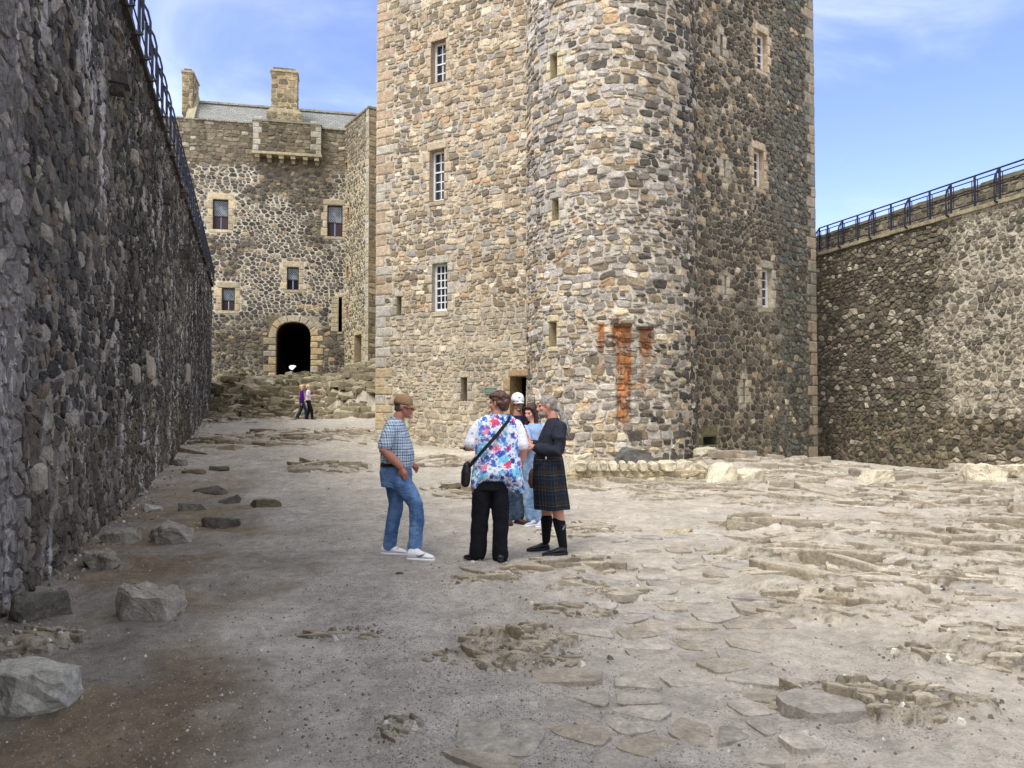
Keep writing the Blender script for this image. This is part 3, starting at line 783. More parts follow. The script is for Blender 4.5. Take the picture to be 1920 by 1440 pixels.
# turret
mb = MB(); ua, ub = S_T.on(986, 400)[0] - .2, S_T.on(1309, 400)[0] + .3
z = Tz0
seamR = []
while z < T_top:
    h = rnd.uniform(.3, .7); r = (ua - .12, ua + rnd.uniform(.35, .5), z, z + h); seamR.append(r)
    stone(mb, S_T, rect_poly(*r, .012), pick([lin(206, 196, 172), lin(190, 178, 150), lin(196, 190, 176)]), .02, .035, .1, .02); z += h
holesT += seamR
def mort_t(u, z): return lin(196, 187, 168)
sheet(mb, S_T, ua - .9, ub + .5, Tz0, T_top, mort_t, holes=S_T.open)
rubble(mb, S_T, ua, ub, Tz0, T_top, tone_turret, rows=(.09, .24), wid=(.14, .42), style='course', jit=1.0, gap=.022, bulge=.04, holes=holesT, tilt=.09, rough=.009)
for (x0, x1, y0, y1) in ((1150, 1186, 606, 614), (1190, 1225, 612, 620)):    # rusted iron ledges
    r = prect(S_T, x0, x1, y0, y1); stone(mb, S_T, rect_poly(*r, .01), lin(70, 56, 46), .005, .1, .1, .02)
child_of(mb.build('turret', M_turret), tower, TL)
# right face
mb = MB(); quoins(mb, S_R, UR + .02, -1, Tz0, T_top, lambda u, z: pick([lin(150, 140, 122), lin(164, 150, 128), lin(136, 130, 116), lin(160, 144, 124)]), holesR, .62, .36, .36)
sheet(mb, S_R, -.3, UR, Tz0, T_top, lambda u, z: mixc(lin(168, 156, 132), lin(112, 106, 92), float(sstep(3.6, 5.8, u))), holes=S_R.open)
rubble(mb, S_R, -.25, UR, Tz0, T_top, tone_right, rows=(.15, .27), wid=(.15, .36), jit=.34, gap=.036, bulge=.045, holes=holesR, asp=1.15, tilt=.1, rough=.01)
child_of(mb.build('wall', M_tower), tower, TL)
# blind sides and top
mb = MB(); cr = S_R.P(UR, 0)[:2]; cm = (3.33, 20.78)
pts = [A0, (A0[0] + 5.2, A0[1] + 9.2), (cr[0] - 5.0, cr[1] + 6.2), cr]
for i in range(3):
    a, b = pts[i], pts[i + 1]; mb.add([(a[0], a[1], Tz0), (b[0], b[1], Tz0), (b[0], b[1], T_top), (a[0], a[1], T_top)], [(0, 3, 2, 1)], TAN[1])
mb.add([(p[0], p[1], T_top) for p in (A0, (S_L.P(UL, 0)[0], S_L.P(UL, 0)[1]), (2.9, 20.1), S_R.P(0, 0)[:2], cr, pts[2], pts[1])], [(0, 1, 2, 3, 4, 5, 6)], TAN[1])
child_of(mb.build('back_wall', M_tower), tower, TL)

# ================================================================== GATEHOUSE (castle range at the back left)
gate_loc = (-14, 46, 3)
gate = empty('castle_range', gate_loc, 'grey rubble castle range with dark arched gateway, slate roof and chimneys', 'castle building')
GL = gate_loc; Fz0, Fz1 = 2.0, 18.2
hF = []; hW = []
def leaded(s, r, holes, root=gate, rootloc=GL, split=.55, colf=None, solid=False):
    u0, u1, z0, z1 = r; holes.append(r); s.open.append(r); d = .22; fr = MB()
    for (a, b, c, e) in ((u0, u0 + .05, z0, z1), (u1 - .05, u1, z0, z1), (u0 + .05, u1 - .05, z1 - .05, z1), (u0 + .05, u1 - .05, z0, z0 + .05)): box(fr, s, a, b, c, e, -d, -d + .06, lin(60, 50, 46))
    zm = z0 + (z1 - z0) * (1 - split); box(fr, s, u0 + .05, u1 - .05, zm - .03, zm + .03, -d, -d + .055, lin(60, 50, 46))
    win = fr.build('window', M_shut); child_of(win, root, rootloc)
    g = MB(); g.add([s.P(u0, zm, -d + .015), s.P(u1, zm, -d + .015), s.P(u1, z1, -d + .015), s.P(u0, z1, -d + .015)], [(0, 1, 2, 3)], (1, 1, 1)); o = g.build('pane', M_leaded); o.parent = win
    uv = o.data.uv_layers.new(name='uv'); W = u1 - u0; H = z1 - zm
    for i, c in enumerate(((0, 0), (W * 1.3, 0), (W * 1.3, H), (0, H))): uv.data[i].uv = (c[0] + u0, c[1] + z0)
    for (a, b) in ((u0 + .05, (u0 + u1) / 2 - .01), ((u0 + u1) / 2 + .01, u1 - .05)):
        q = MB(); box(q, s, a, b, z0 + .05, zm - .03, -d, -d + .03, (1, 1, 1)); q.build('shutter', M_dark if solid else M_shut).parent = win
    sb = MB(); rr = dress(s, r, sb, colf or (lambda u, z: pick([lin(196, 180, 146), lin(184, 172, 144), lin(172, 160, 134)])), jw=(.26, .42), jh=.42, lint=.36, sill=.2, over=.3); reveal(sb, s, r, d + .02, lin(150, 138, 112))
    sb.build('surround', M_castle).parent = win; holes.extend(rr)
leaded(S_F, prect(S_F, 399, 428, 374, 430), hF); leaded(S_F, prect(S_F, 614, 642, 385, 443), hF)
leaded(S_F, prect(S_F, 538, 560, 501, 543), hF, solid=True); leaded(S_F, prect(S_F, 416, 440, 540, 582), hF)
slit(S_F, prect(S_F, 635, 641, 557, 622), hF, lambda u, z: lin(174, 162, 134), root=gate, rootloc=GL, mat=M_castle, jw=(.4, .55), depth=1.2)
# arch
ar = prect(S_F, 518, 582, 604, 712); a0, a1, b0, b1 = ar; hF.append(ar); S_F.open.append(ar)
arch = []
W = a1 - a0; rr_ = .62 * W / 2; sh = .85
N = 14
for k in range(N + 1):    # basket arch outline from left springing to right springing
    a = math.pi - math.pi * k / N; cx = (a0 + a1) / 2
    arch.append((cx + W / 2 * math.copysign(abs(math.cos(a)) ** .75, math.cos(a)), b1 - sh + sh * math.sin(a) ** .9))
outline = [(a0, b0)] + arch + [(a1, b0)]
mb = MB()
for k in range(N):      # spandrels
    p, q = arch[k], arch[k + 1]
    mb.add([S_F.P(p[0], p[1], 0), S_F.P(q[0], q[1], 0), S_F.P(q[0], b1, 0), S_F.P(p[0], b1, 0)], [(0, 1, 2, 3)], lin(180, 160, 120))
for k in range(len(outline) - 1):
    p, q = outline[k], outline[k + 1]
    mb.add([S_F.P(*p, .03), S_F.P(*q, .03), S_F.P(*q, -.5), S_F.P(*p, -.5)], [(0, 1, 2, 3)], lin(120, 104, 78))
GOLD = lambda: grey(pick([lin(190, 166, 118), lin(172, 152, 112), lin(166, 156, 132), lin(182, 170, 142)]), .2)
cx, cz = (a0 + a1) / 2, b1 - sh
for k in range(0, N, 2):
    ps = [arch[k], arch[k + 1], arch[min(N, k + 2)]]; out = []
    for p in ps[::-1]:
        v = Vector((p[0] - cx, p[1] - cz + .25)); v.normalize(); out.append((p[0] + v.x * .42, p[1] + v.y * .42))
    stone(mb, S_F, ps + out, GOLD(), .02, .05, .06, .01, rough=.004)
for side in (0, 1):
    z = b0; k = side
    while z < cz + .1:
        h = rnd.uniform(.3, .48); w = (.45, .75)[k % 2]; k += 1
        r = (a0 - w, a0, z, z + h) if side == 0 else (a1, a1 + w, z, z + h)
        stone(mb, S_F, rect_poly(*r, .01), GOLD(), .02, .05, .08, .02); hF.append(r); z += h
hF.append((a0 - .42, a1 + .42, cz + .1, b1 + .40))
archo = child_of(mb.build('archway', M_castle), gate, GL)
mb = MB(); D_ = 7.5
for k in range(len(outline) - 1):
    p, q = outline[k], outline[k + 1]
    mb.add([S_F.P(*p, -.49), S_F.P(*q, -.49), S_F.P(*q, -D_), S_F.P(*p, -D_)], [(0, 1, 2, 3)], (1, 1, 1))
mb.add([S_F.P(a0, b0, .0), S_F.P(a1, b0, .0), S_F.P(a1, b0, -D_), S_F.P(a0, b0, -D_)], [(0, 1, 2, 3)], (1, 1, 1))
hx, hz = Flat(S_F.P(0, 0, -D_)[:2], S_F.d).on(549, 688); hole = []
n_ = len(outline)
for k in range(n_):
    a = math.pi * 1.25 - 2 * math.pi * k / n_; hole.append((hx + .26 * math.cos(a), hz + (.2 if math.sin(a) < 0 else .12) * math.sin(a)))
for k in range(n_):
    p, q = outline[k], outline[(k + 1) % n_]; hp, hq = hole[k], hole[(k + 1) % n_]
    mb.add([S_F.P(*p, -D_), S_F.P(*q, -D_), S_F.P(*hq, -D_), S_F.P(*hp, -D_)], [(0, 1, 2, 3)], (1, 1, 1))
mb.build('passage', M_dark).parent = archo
# projecting latrine box
pb = prect(S_F, 476, 603, 234, 292)
def tone_gate(u, z):
    n = fn(u * .35, z * .35, 61, 3)
    if z > 15.6: return mixc(pick([lin(112, 104, 86), lin(96, 90, 76), lin(128, 118, 98), lin(140, 130, 110)]), lin(150, 140, 118), .1) if rnd.random() < .93 else lin(176, 170, 152)
    if rnd.random() < .12: return pick([lin(160, 150, 128), lin(170, 150, 118)])
    return pick([lin(98, 94, 84), lin(112, 106, 94), lin(84, 81, 74), lin(126, 118, 102), lin(74, 72, 68)])
def mort_gate(u, z):
    n = fn(u * .4, z * .4, 62, 4)
    if z > 15.6 or n < .43: return lin(118, 108, 88)
    if z < 7: return mixc(lin(176, 168, 146), lin(110, 104, 90), .25)
    return lin(200, 191, 170)
mb = MB(); sheet(mb, S_F, 0, UF + .05, Fz0, Fz1, mort_gate, holes=S_F.open, step=.3)
hb = hF + [(pb[0], pb[1], pb[2] - .45, Fz1 + 1)]
rubble(mb, S_F, 3.4, UF, Fz0, 15.9, tone_gate, rows=(.11, .31), wid=(.18, .56), jit=.44, gap=.042, bulge=.035, holes=hb, asp=1.5)
rubble(mb, S_F, 3.4, UF, 15.9, Fz1, tone_gate, rows=(.18, .3), wid=(.25, .55), style='course', jit=1, gap=.03, bulge=.03, holes=hb)
for k in range(26):
    u = 3.2 + k * .42
    if u < UF: stone(mb, S_F, rect_poly(u, u + .42, Fz1, Fz1 + .1, .01), lin(150, 146, 124), .01, .12, .05, .01)
box(mb, S_F, 3.0, UF, Fz1 - .6, Fz1 + .08, -.5, -.002, lin(130, 122, 100))
child_of(mb.build('wall', M_castle), gate, GL)
# wing wall
def tone_wing(u, z):
    if z > 15.9: return pick([lin(140, 130, 108), lin(120, 112, 94), lin(160, 150, 126)])
    return pick([lin(150, 140, 118), lin(126, 118, 100), lin(176, 164, 136), lin(104, 98, 84)])
for r_ in ((648, 652, 195 + 110, 318), (652, 655, 390, 412), (650, 654, 500, 521), (650, 653, 576, 596)): slit(S_W, prect(S_W, *r_), hW, lambda u, z: lin(176, 150, 118), root=gate, rootloc=GL, mat=M_castle, jw=(.08, .14), lint=.1, sill=.1, depth=.3)
dr2 = prect(S_W, 665, 678, 628, 697); dr2 = (dr2[0], dr2[1], 2.4, dr2[3]); slit(S_W, dr2, hW, lambda u, z: lin(180, 164, 132), root=gate, rootloc=GL, mat=M_castle, name='side_doorway', depth=1.2, jw=(.25, .4))
mb = MB(); Wz1 = 18.45
q_ = []; quoins(mb, S_W, UW, -1, Fz0, Wz1, lambda u, z: pick([lin(176, 168, 140), lin(164, 158, 134), lin(180, 176, 160)]), hW, .5, .42, .4)
sheet(mb, S_W, 0, UW, Fz0, Wz1, lambda u, z: lin(196, 184, 152) if z < 15.9 else lin(140, 130, 106), holes=S_W.open, step=.3)
rubble(mb, S_W, 0, UW, Fz0, Wz1, tone_wing, rows=(.15, .3), wid=(.2, .5), jit=.35, gap=.05, bulge=.035, holes=hW, asp=1.4)
sheet(mb, S_WE, 0, 3.5, Fz0, Wz1, lambda u, z: lin(120, 108, 84), step=.4)
rubble(mb, S_WE, 0, 1.4, Fz0, Wz1, lambda u, z: pick([lin(134, 118, 90), lin(116, 104, 82), lin(150, 132, 102)]), rows=(.3, .42), wid=(.5, .9), style='course', jit=.2, gap=.03, bulge=.03)
box(mb, S_W, -.1, UW + .05, Wz1, Wz1 + .12, -.5, .06, lin(130, 126, 100)); 
child_of(mb.build('wing_wall', M_castle), gate, GL)
# latrine box
S_B = Flat(S_F.P(0, 0, .6)[:2], S_F.d)
mb = MB(); bz0 = pb[2]; bz1 = Fz1 + .02
hB = []
quoins(mb, S_B, pb[0], 1, bz0, bz1, lambda u, z: lin(176, 172, 156), hB, .5, .34, .34); quoins(mb, S_B, pb[1], -1, bz0, bz1, lambda u, z: lin(164, 160, 140), hB, .6, .34, .34)
sheet(mb, S_B, pb[0], pb[1], bz0, bz1, lambda u, z: lin(112, 102, 82), step=.4)
rubble(mb, S_B, pb[0], pb[1], bz0, bz1, lambda u, z: pick([lin(120, 110, 88), lin(104, 96, 78), lin(140, 130, 104), lin(92, 86, 72)]), rows=(.18, .28), wid=(.25, .5), style='course', jit=.9, gap=.03, bulge=.03, holes=hB)
box(mb, S_F, pb[0], pb[1], bz0, bz1, -.1, .595, lin(112, 102, 82)); box(mb, S_F, pb[0] - .04, pb[1] + .04, bz1, bz1 + .1, -.2, .68, lin(140, 136, 112))
box(mb, S_F, pb[0] - .03, pb[1] + .03, bz0 - .16, bz0, -.1, .66, lin(168, 156, 126), .015)
lat = child_of(mb.build('projecting_box', M_castle), gate, GL)
for k in range(6):
    u = pb[0] + .12 + (pb[1] - pb[0] - .5) * k / 5; q = MB(); box(q, S_F, u, u + .26, bz0 - .36, bz0 - .162, -.05, .6, lin(160, 148, 118), .02); box(q, S_F, u + .02, u + .24, bz0 - .55, bz0 - .362, -.05, .34, lin(150, 138, 112), .02)
    q.build('corbel', M_castle).parent = lat
# roof
def on_v(px, py, v): return Flat(S_F.P(0, 0, -v)[:2], S_F.d).on(px, py)
vr, ve = 4.2, 1.2
rl = on_v(362, 191, vr); rr2 = on_v(700, 219, vr); zr = (rl[1] + rr2[1]) / 2; ze = Fz1 - .9
mb = MB(); mb.add([S_F.P(rl[0] + .35, ze, -ve), S_F.P(UF + 3, ze, -ve), S_F.P(UF + 3, zr, -vr), S_F.P(rl[0] + .35, zr, -vr), S_F.P(rl[0] + .35, ze, -vr * 2 + ve), S_F.P(UF + 3, ze, -vr * 2 + ve)], [(0, 1, 2, 3), (3, 2, 5, 4)], (1, 1, 1))
roof = child_of(mb.build('roof', M_slate), gate, GL); uv = roof.data.uv_layers.new(name='uv'); LL = UF + 3 - rl[0]; hh = math.hypot(zr - ze, vr - ve)
for i, c in enumerate(((0, 0), (LL, 0), (LL, hh), (0, hh), (0, hh), (LL, hh), (LL, 0), (0, 0))): uv.data[i].uv = c
mb = MB()
for k in range(30):
    u = rl[0] + .35 + k * .6
    if u < UF + 2: box(mb, S_F, u, u + .585, zr - .03, zr + .1, -vr - .14, -vr + .14, lin(160, 156, 138), .012)
mb.build('ridge', M_castle).parent = roof
# skew (sloping gable coping) at the left roof end
mb = MB(); u = rl[0]
vs = []
for (v, z) in ((ve - .2, ze), (vr, zr + .15), (vr * 2 - ve, ze)):
    for du in (-.1, .38):
        for dz in (-.05, .22): vs.append(S_F.P(u + du, z + dz, -v))
fs = []
for k in (0, 4): fs += [(k, k + 2, k + 6, k + 4), (k + 1, k + 5, k + 7, k + 3), (k, k + 4, k + 5, k + 1), (k + 2, k + 3, k + 7, k + 6)]
mb.add(vs, fs, lin(168, 160, 130)); mb.build('gable_coping', M_castle).parent = roof
# gable wall
mb = MB(); mb.add([S_F.P(u, ze - 1, -ve), S_F.P(u, ze, -ve), S_F.P(u, zr, -vr), S_F.P(u, ze, -vr * 2 + ve), S_F.P(u, ze - 1, -vr * 2 + ve)], [(0, 1, 2, 3, 4)], lin(150, 140, 112)); mb.build('gable_wall', M_castle).parent = roof
def chimney(v0, v1, x0, x1, ytop, ybot, flare=None, label=None):
    S = Flat(S_F.P(0, 0, -v0)[:2], S_F.d); u0, u1, z0, z1 = prect(S, x0, x1, ytop, ybot); Sd = Flat(S.P(u1, 0)[:2], (-S_F.n[0], -S_F.n[1]))
    mb = MB(); dd = v1 - v0
    cf = lambda u, z: pick([lin(150, 136, 106), lin(132, 120, 94), lin(164, 146, 112), lin(118, 108, 88)])
    box(mb, S, u0, u1, z0, z1, -dd, 0, lin(176, 164, 132))
    rubble(mb, S, u0, u1, z0, z1, cf, rows=(.24, .34), wid=(.3, .6), style='course', jit=.5, gap=.02, bulge=.02); rubble(mb, Sd, 0, dd, z0, z1, cf, rows=(.24, .34), wid=(.3, .6), style='course', jit=.5, gap=.02, bulge=.02)
    box(mb, S, u0 - .07, u1 + .07, z1, z1 + .12, -dd - .07, .07, lin(172, 160, 124)); box(mb, S, u0 + .1, u1 - .1, z1 + .12, z1 + .3, -dd + .1, -.1, lin(120, 116, 100), .02)
    if flare:
        fx0, fx1, fy = flare; fu0, fu1 = S.on(fx0, fy + 15)[0], S.on(fx1, fy + 15)[0]; fz = S.on(x0, fy)[1]
        box(mb, S, fu0, fu1, z0 - 1, fz - .2, -dd - .1, .14, lin(146, 134, 112))
        rubble(mb, Flat(S.P(0, 0, .14)[:2], S.d), fu0, fu1, z0 - 1, fz - .2, cf, rows=(.2, .34), wid=(.25, .5), jit=.4, gap=.04, bulge=.02)
        vs = [S.P(fu0, fz - .2, .14), S.P(fu1, fz - .2, .14), S.P(fu1, fz - .2, -dd - .1), S.P(fu0, fz - .2, -dd - .1), S.P(u0, fz + .12, .0), S.P(u1, fz + .12, .0), S.P(u1, fz + .12, -dd), S.P(u0, fz + .12, -dd)]
        mb.add(vs, [(0, 1, 5, 4), (1, 2, 6, 5), (2, 3, 7, 6), (3, 0, 4, 7)], lin(150, 138, 110))
    o = mb.build('chimney', M_castle); o.parent = roof
chimney(1.6, 2.9, 508, 557, 135, 236, (500, 567, 204)); chimney(vr - 1.0, vr + 1.0, 341, 361, 136, 214)

# ================================================================== LEFT CURTAIN WALL
Lz0 = -.6
lw = empty('curtain_wall', (-5, 12, 0), 'dark grey weathered rubble curtain wall running along the left side', 'wall'); LWL = (-5, 12, 0)
def Ltop(u): return 7.35 + (u - 15) * .022
def tone_lw(u, z):
    n = fn(u * .25, z * .35, 71, 3)
    c = pick([lin(84, 82, 80), lin(70, 68, 68), lin(98, 94, 90), lin(112, 106, 98), lin(60, 60, 62), lin(104, 90, 76), lin(128, 120, 110)], [5, 5, 4, 3, 4, 1.2, 1.5])
    c = grey(mulc(c, (.6 + .9 * n) * (1.05 if u < 15 else .8)), .25); c = lin(150, 147, 140) if rnd.random() < .06 else c; c = (c[0] * 1.04, c[1] * 1.02, c[2] * .93)
    if z < 1.0 + n: c = mixc(c, lin(110, 98, 78), .35)
    if u < 9.5 + n * .6 and z < 5.0 + n: c = mixc(c, lin(150, 146, 142), .5)
    return c
mb = MB()
sheet(mb, S_CW, 0, 46.5, Lz0, 7.3, lambda u, z: mulc(mixc(lin(150, 146, 138), lin(88, 86, 80), float(sstep(.3, .7, fn(u * .5, z * .5, 72, 3)))), 1), step=.22, wob=.03)
rubble(mb, S_CW, 4, 14, Lz0, 7.35, tone_lw, rows=(.09, .22), wid=(.10, .36), jit=.46, gap=.024, bulge=.022, asp=1.2, tilt=.1, rough=.013)
rubble(mb, S_CW, 14, 47, Lz0, 7.6, tone_lw, rows=(.10, .25), wid=(.13, .42), jit=.44, gap=.03, bulge=.03, asp=1.2, tilt=.12, rough=.015)
# top courses with a slightly rising walk edge
for k in range(90):
    u = 2 + k * .5
    box(mb, S_CW, u, u + .49, 7.1, Ltop(u) - .06, -1.0, -.012, lin(96, 90, 82)); box(mb, S_CW, u, u + .485, Ltop(u) - .06, Ltop(u) + .03, -1.2, .1, lin(64, 58, 54), .008)
# far parapet of the wall walk and outer face
box(mb, S_CW, 0, 47, Lz0, 7.05, -2.2, -1.1, lin(90, 86, 80)); box(mb, S_CW, 0, 47, 7.05, 8.0, -2.2, -1.7, lin(90, 86, 80))
# pale slabs set upright in the face
for (px, py, w, h) in ((279, 690, 16, 46), (350, 702, 8, 40), (247, 700, 8, 44), (655 * .375, 790 * .375, 5, 26), (62, 900, 10, 60)):
    r = prect(S_CW, px - w / 2, px + w / 2, py - h / 2, py + h / 2); stone(mb, S_CW, rect_poly(*r, .03), lin(158, 150, 136), .01, .09, .15, .04)
child_of(mb.build('wall', M_left), lw, LWL)
for (px, py, w, h) in ((205, 156, 30, 40), (302, 371, 17, 24), (336, 361, 16, 20), (334, 459, 14, 18), (345, 476, 12, 16), (349, 491, 11, 14), (355, 505, 10, 13), (383, 500, 9, 13), (373, 424, 8, 14), (368, 532, 9, 12), (372, 545, 8, 11)):
    u, z = S_CW.on(px, py); q = MB(); Y = S_CW.P(u, z)[1]; hh = h / F * Y; ww = .24
    box(q, S_CW, u - ww / 2, u + ww / 2, z - hh * .1, z + hh / 2, -.05, .24, lin(84, 80, 74), .02); box(q, S_CW, u - ww / 2 + .01, u + ww / 2 - .01, z - hh / 2, z - hh * .1 - .004, -.05, .17, lin(70, 66, 62), .02)
    child_of(q.build('corbel', M_left), lw, LWL)
# ================================================================== RIGHT CURTAIN WALL
rw = empty('curtain_wall', (13, 27, 0), 'tall lime-streaked rubble curtain wall with parapet to the right of the keep', 'wall'); RWL = (13, 27, 0)
Rz0, Rz1 = -1.9, 7.5
def shade_rw(u, z): return float(sstep(.58, .42, fn(u * .3 + 3, z * .28, 82, 4) + .05 * (u - 7) + .0))  # stains and the keep's shade painted into stone and mortar colour
def tone_rw(u, z):
    k = shade_rw(u, z)
    dark = pick([lin(96, 90, 74), lin(84, 78, 66), lin(110, 102, 84), lin(74, 70, 60), lin(124, 114, 92)])
    lite = pick([lin(172, 163, 142), lin(156, 147, 127), lin(184, 175, 154), lin(140, 132, 114), lin(112, 106, 94)])
    if z < 1.2 and rnd.random() < .7: return mulc(dark, 1.15)
    return mixc(dark, lin(124, 117, 100), .25) if rnd.random() < .06 + k * .7 else lite
mb = MB()
sheet(mb, S_RW, 0, 24, Rz0, Rz1, lambda u, z: mixc(lin(196, 188, 168), lin(104, 98, 84), shade_rw(u, z)) if z > 1.3 else lin(128, 118, 96), step=.22, wob=.025)
rubble(mb, S_RW, 0, 24, Rz0, Rz1 - .05, tone_rw, rows=(.10, .25), wid=(.14, .40), jit=.42, gap=.032, bulge=.04, asp=1.4, tilt=.13, rough=.016)
for k in range(48):
    u = k * .5; e = .0 if u < 11.9 else .22
    box(mb, S_RW, u, u + .49, Rz1, Rz1 + .12, -1.3, .1 + e, lin(160, 150, 122), .01)
    if u > 11.9: box(mb, S_RW, u, u + .49, Rz1 - .2, Rz1 - .002, -.1, .2, lin(176, 166, 136), .015)
box(mb, S_RW, 0, 24, Rz0, Rz1 - .05, -2.4, -.3, lin(120, 112, 92))
child_of(mb.build('wall', M_right), rw, RWL)
S_RP = Flat(S_RW.P(0, 0, -1.3)[:2], S_RW.d); mb = MB(); Pz = 8.62
sheet(mb, S_RP, 0, 24, Rz1, Pz, lambda u, z: lin(128, 120, 100), step=.3)
rubble(mb, S_RP, 0, 24, Rz1, Pz, lambda u, z: pick([lin(112, 104, 88), lin(98, 92, 80), lin(130, 122, 104), lin(140, 132, 110)]), rows=(.13, .24), wid=(.2, .42), style='course', jit=.9, gap=.03, bulge=.03)
box(mb, S_RP, 0, 24, Rz1, Pz, -.7, -.02, lin(112, 104, 88)); 
for k in range(38): u = k * .65; box(mb, S_RP, u, u + .64, Pz, Pz + .1 + rnd.uniform(-.02, .03), -.72, .05, lin(122, 116, 98), .015)
child_of(mb.build('parapet', M_right), rw, RWL)

# ------------------------------------------------------------------ bars
def tube_into(mb, pts, r, col=(1, 1, 1), n=6):
    pts = [Vector(p) for p in pts]; vs = []; up = Vector((0, 0, 1)); m = len(pts)
    rs = r if isinstance(r, (list, tuple)) else [r] * m
    for i, p in enumerate(pts):
        d = (pts[min(i + 1, m - 1)] - pts[max(i - 1, 0)]).normalized(); a = d.cross(up)
        if a.length < .05: a = d.cross(Vector((1, 0, 0)))
        a.normalize(); b = d.cross(a)
        for k in range(n):
            t = 2 * math.pi * k / n; vs.append(tuple(p + a * math.cos(t) * rs[i] + b * math.sin(t) * rs[i]))
    fs = [(i * n + k, i * n + (k + 1) % n, (i + 1) * n + (k + 1) % n, (i + 1) * n + k) for i in range(m - 1) for k in range(n)]
    fs.append(tuple(range(n))[::-1]); fs.append(tuple((m - 1) * n + k for k in range(n))); mb.add(vs, fs, col)
def railing(root, loc, s, us, zt, H, hoff, stay_every, reach, drop, r=.02, rails=(1, .5, .22), twin=False):
    mb = MB()
    if twin:
        for u in us:
            for du in (.1, -.1): tube_into(mb, [s.P(u + du, zt(u) + H * .14, hoff), s.P(u + du, zt(u) + H * .86, hoff)], r * .55)
    for f in rails:
        tube_into(mb, [s.P(u, zt(u) + H * f, hoff) for u in us], r * (1 if f == 1 else .7), n=6)
    child_of(mb.build('rail', M_iron), root, loc)
    for i, u in enumerate(us):
        q = MB(); tube_into(q, [s.P(u, zt(u) - .02, hoff), s.P(u, zt(u) + H, hoff)], r * 1.35)
        p = child_of(q.build('post', M_iron), root, loc)
        if i % stay_every == 0:
            q = MB(); pts = [s.P(u, zt(u) + H * .97, hoff)]
            for (f, g) in ((.9, .35), (.78, .75), (.6, 1), (.3, 1), (.05, 1), (-.12, .98), (-.2, .6), (-.22, 0)):
                pts.append(s.P(u, zt(u) + (H * f if f > 0 else f * drop * 4), hoff + reach * g if g > 0 else -.05))
            tube_into(q, pts, r * 1.1); q.build('stay', M_iron).parent = p
rl1 = empty('iron_railing', (-6, 14, 7.4), 'black iron railing with hooped stays along the top of the dark left wall', 'railing', 'iron railings on the wall walks')
railing(rl1, (-6, 14, 7.4), S_CW, [6 + .95 * k for k in range(42)], Ltop, .98, .02, 1, .17, .07, .02)
rl2 = empty('iron_railing', (13, 26, 7.5), 'thin black iron railing on the pale wall top to the right of the keep', 'railing', 'iron railings on the wall walks')
pu = [S_RW.on(px, 430)[0] for px in (1536, 1552, 1580, 1608, 1638, 1671, 1706, 1744, 1784, 1829, 1876)]; stp = .98
while pu[-1] < 22: pu.append(pu[-1] + stp)
railing(rl2, (13, 26, 7.5), S_RW, pu, lambda u: Rz1 + .12, .96, .0, 2, .2, .09, .026, (1, .86, .5, .14), True)

# ------------------------------------------------------------------ plaques
def plaque(name, s, r, label, c1, c2, lines):
    mb = MB(); box(mb, s, *r, .03, .06, (1, 1, 1)); u, z = (r[0] + r[1]) / 2, (r[2] + r[3]) / 2; L = s.P(u, z, .05)
    o = empty(name, L, label, 'sign'); child_of(mb.build('plate', c1), o, L)
    q = MB(); t_ = .008
    for (a, b, c, d) in ((r[0], r[1], r[3] - t_, r[3]), (r[0], r[1], r[2], r[2] + t_), (r[0], r[0] + t_, r[2] + t_, r[3] - t_), (r[1] - t_, r[1], r[2] + t_, r[3] - t_)): box(q, s, a, b, c, d, .061, .068, (1, 1, 1))
    for (f0, f1, zf) in lines:
        x = r[0] + (r[1] - r[0]) * f0
        while x < r[0] + (r[1] - r[0]) * f1:
            w = rnd.uniform(.012, .03); zz = r[2] + (r[3] - r[2]) * zf; box(q, s, x, x + w, zz - .006, zz + .006, .061, .064, (1, 1, 1)); x += w + .008
    child_of(q.build('lettering', c2), o, L)
M_green = plain('plaque_green', lin(92, 112, 100), .5); M_pl = plain('plaque_lettering', lin(176, 188, 172), .6)
plaque('plaque', S_L, prect(S_L, 910, 933, 727, 738), 'small green notice plaque on the keep wall beside the low doorway', M_green, M_pl, ((.25, .75, .75), (.12, .88, .5), (.15, .85, .28)))
plaque('marker_plate', S_T, prect(S_T, 1178, 1187, 774, 778), 'tiny grey plate on the turret under the rust stain', plain('plate_grey', lin(150, 150, 148)), M_pl, ())

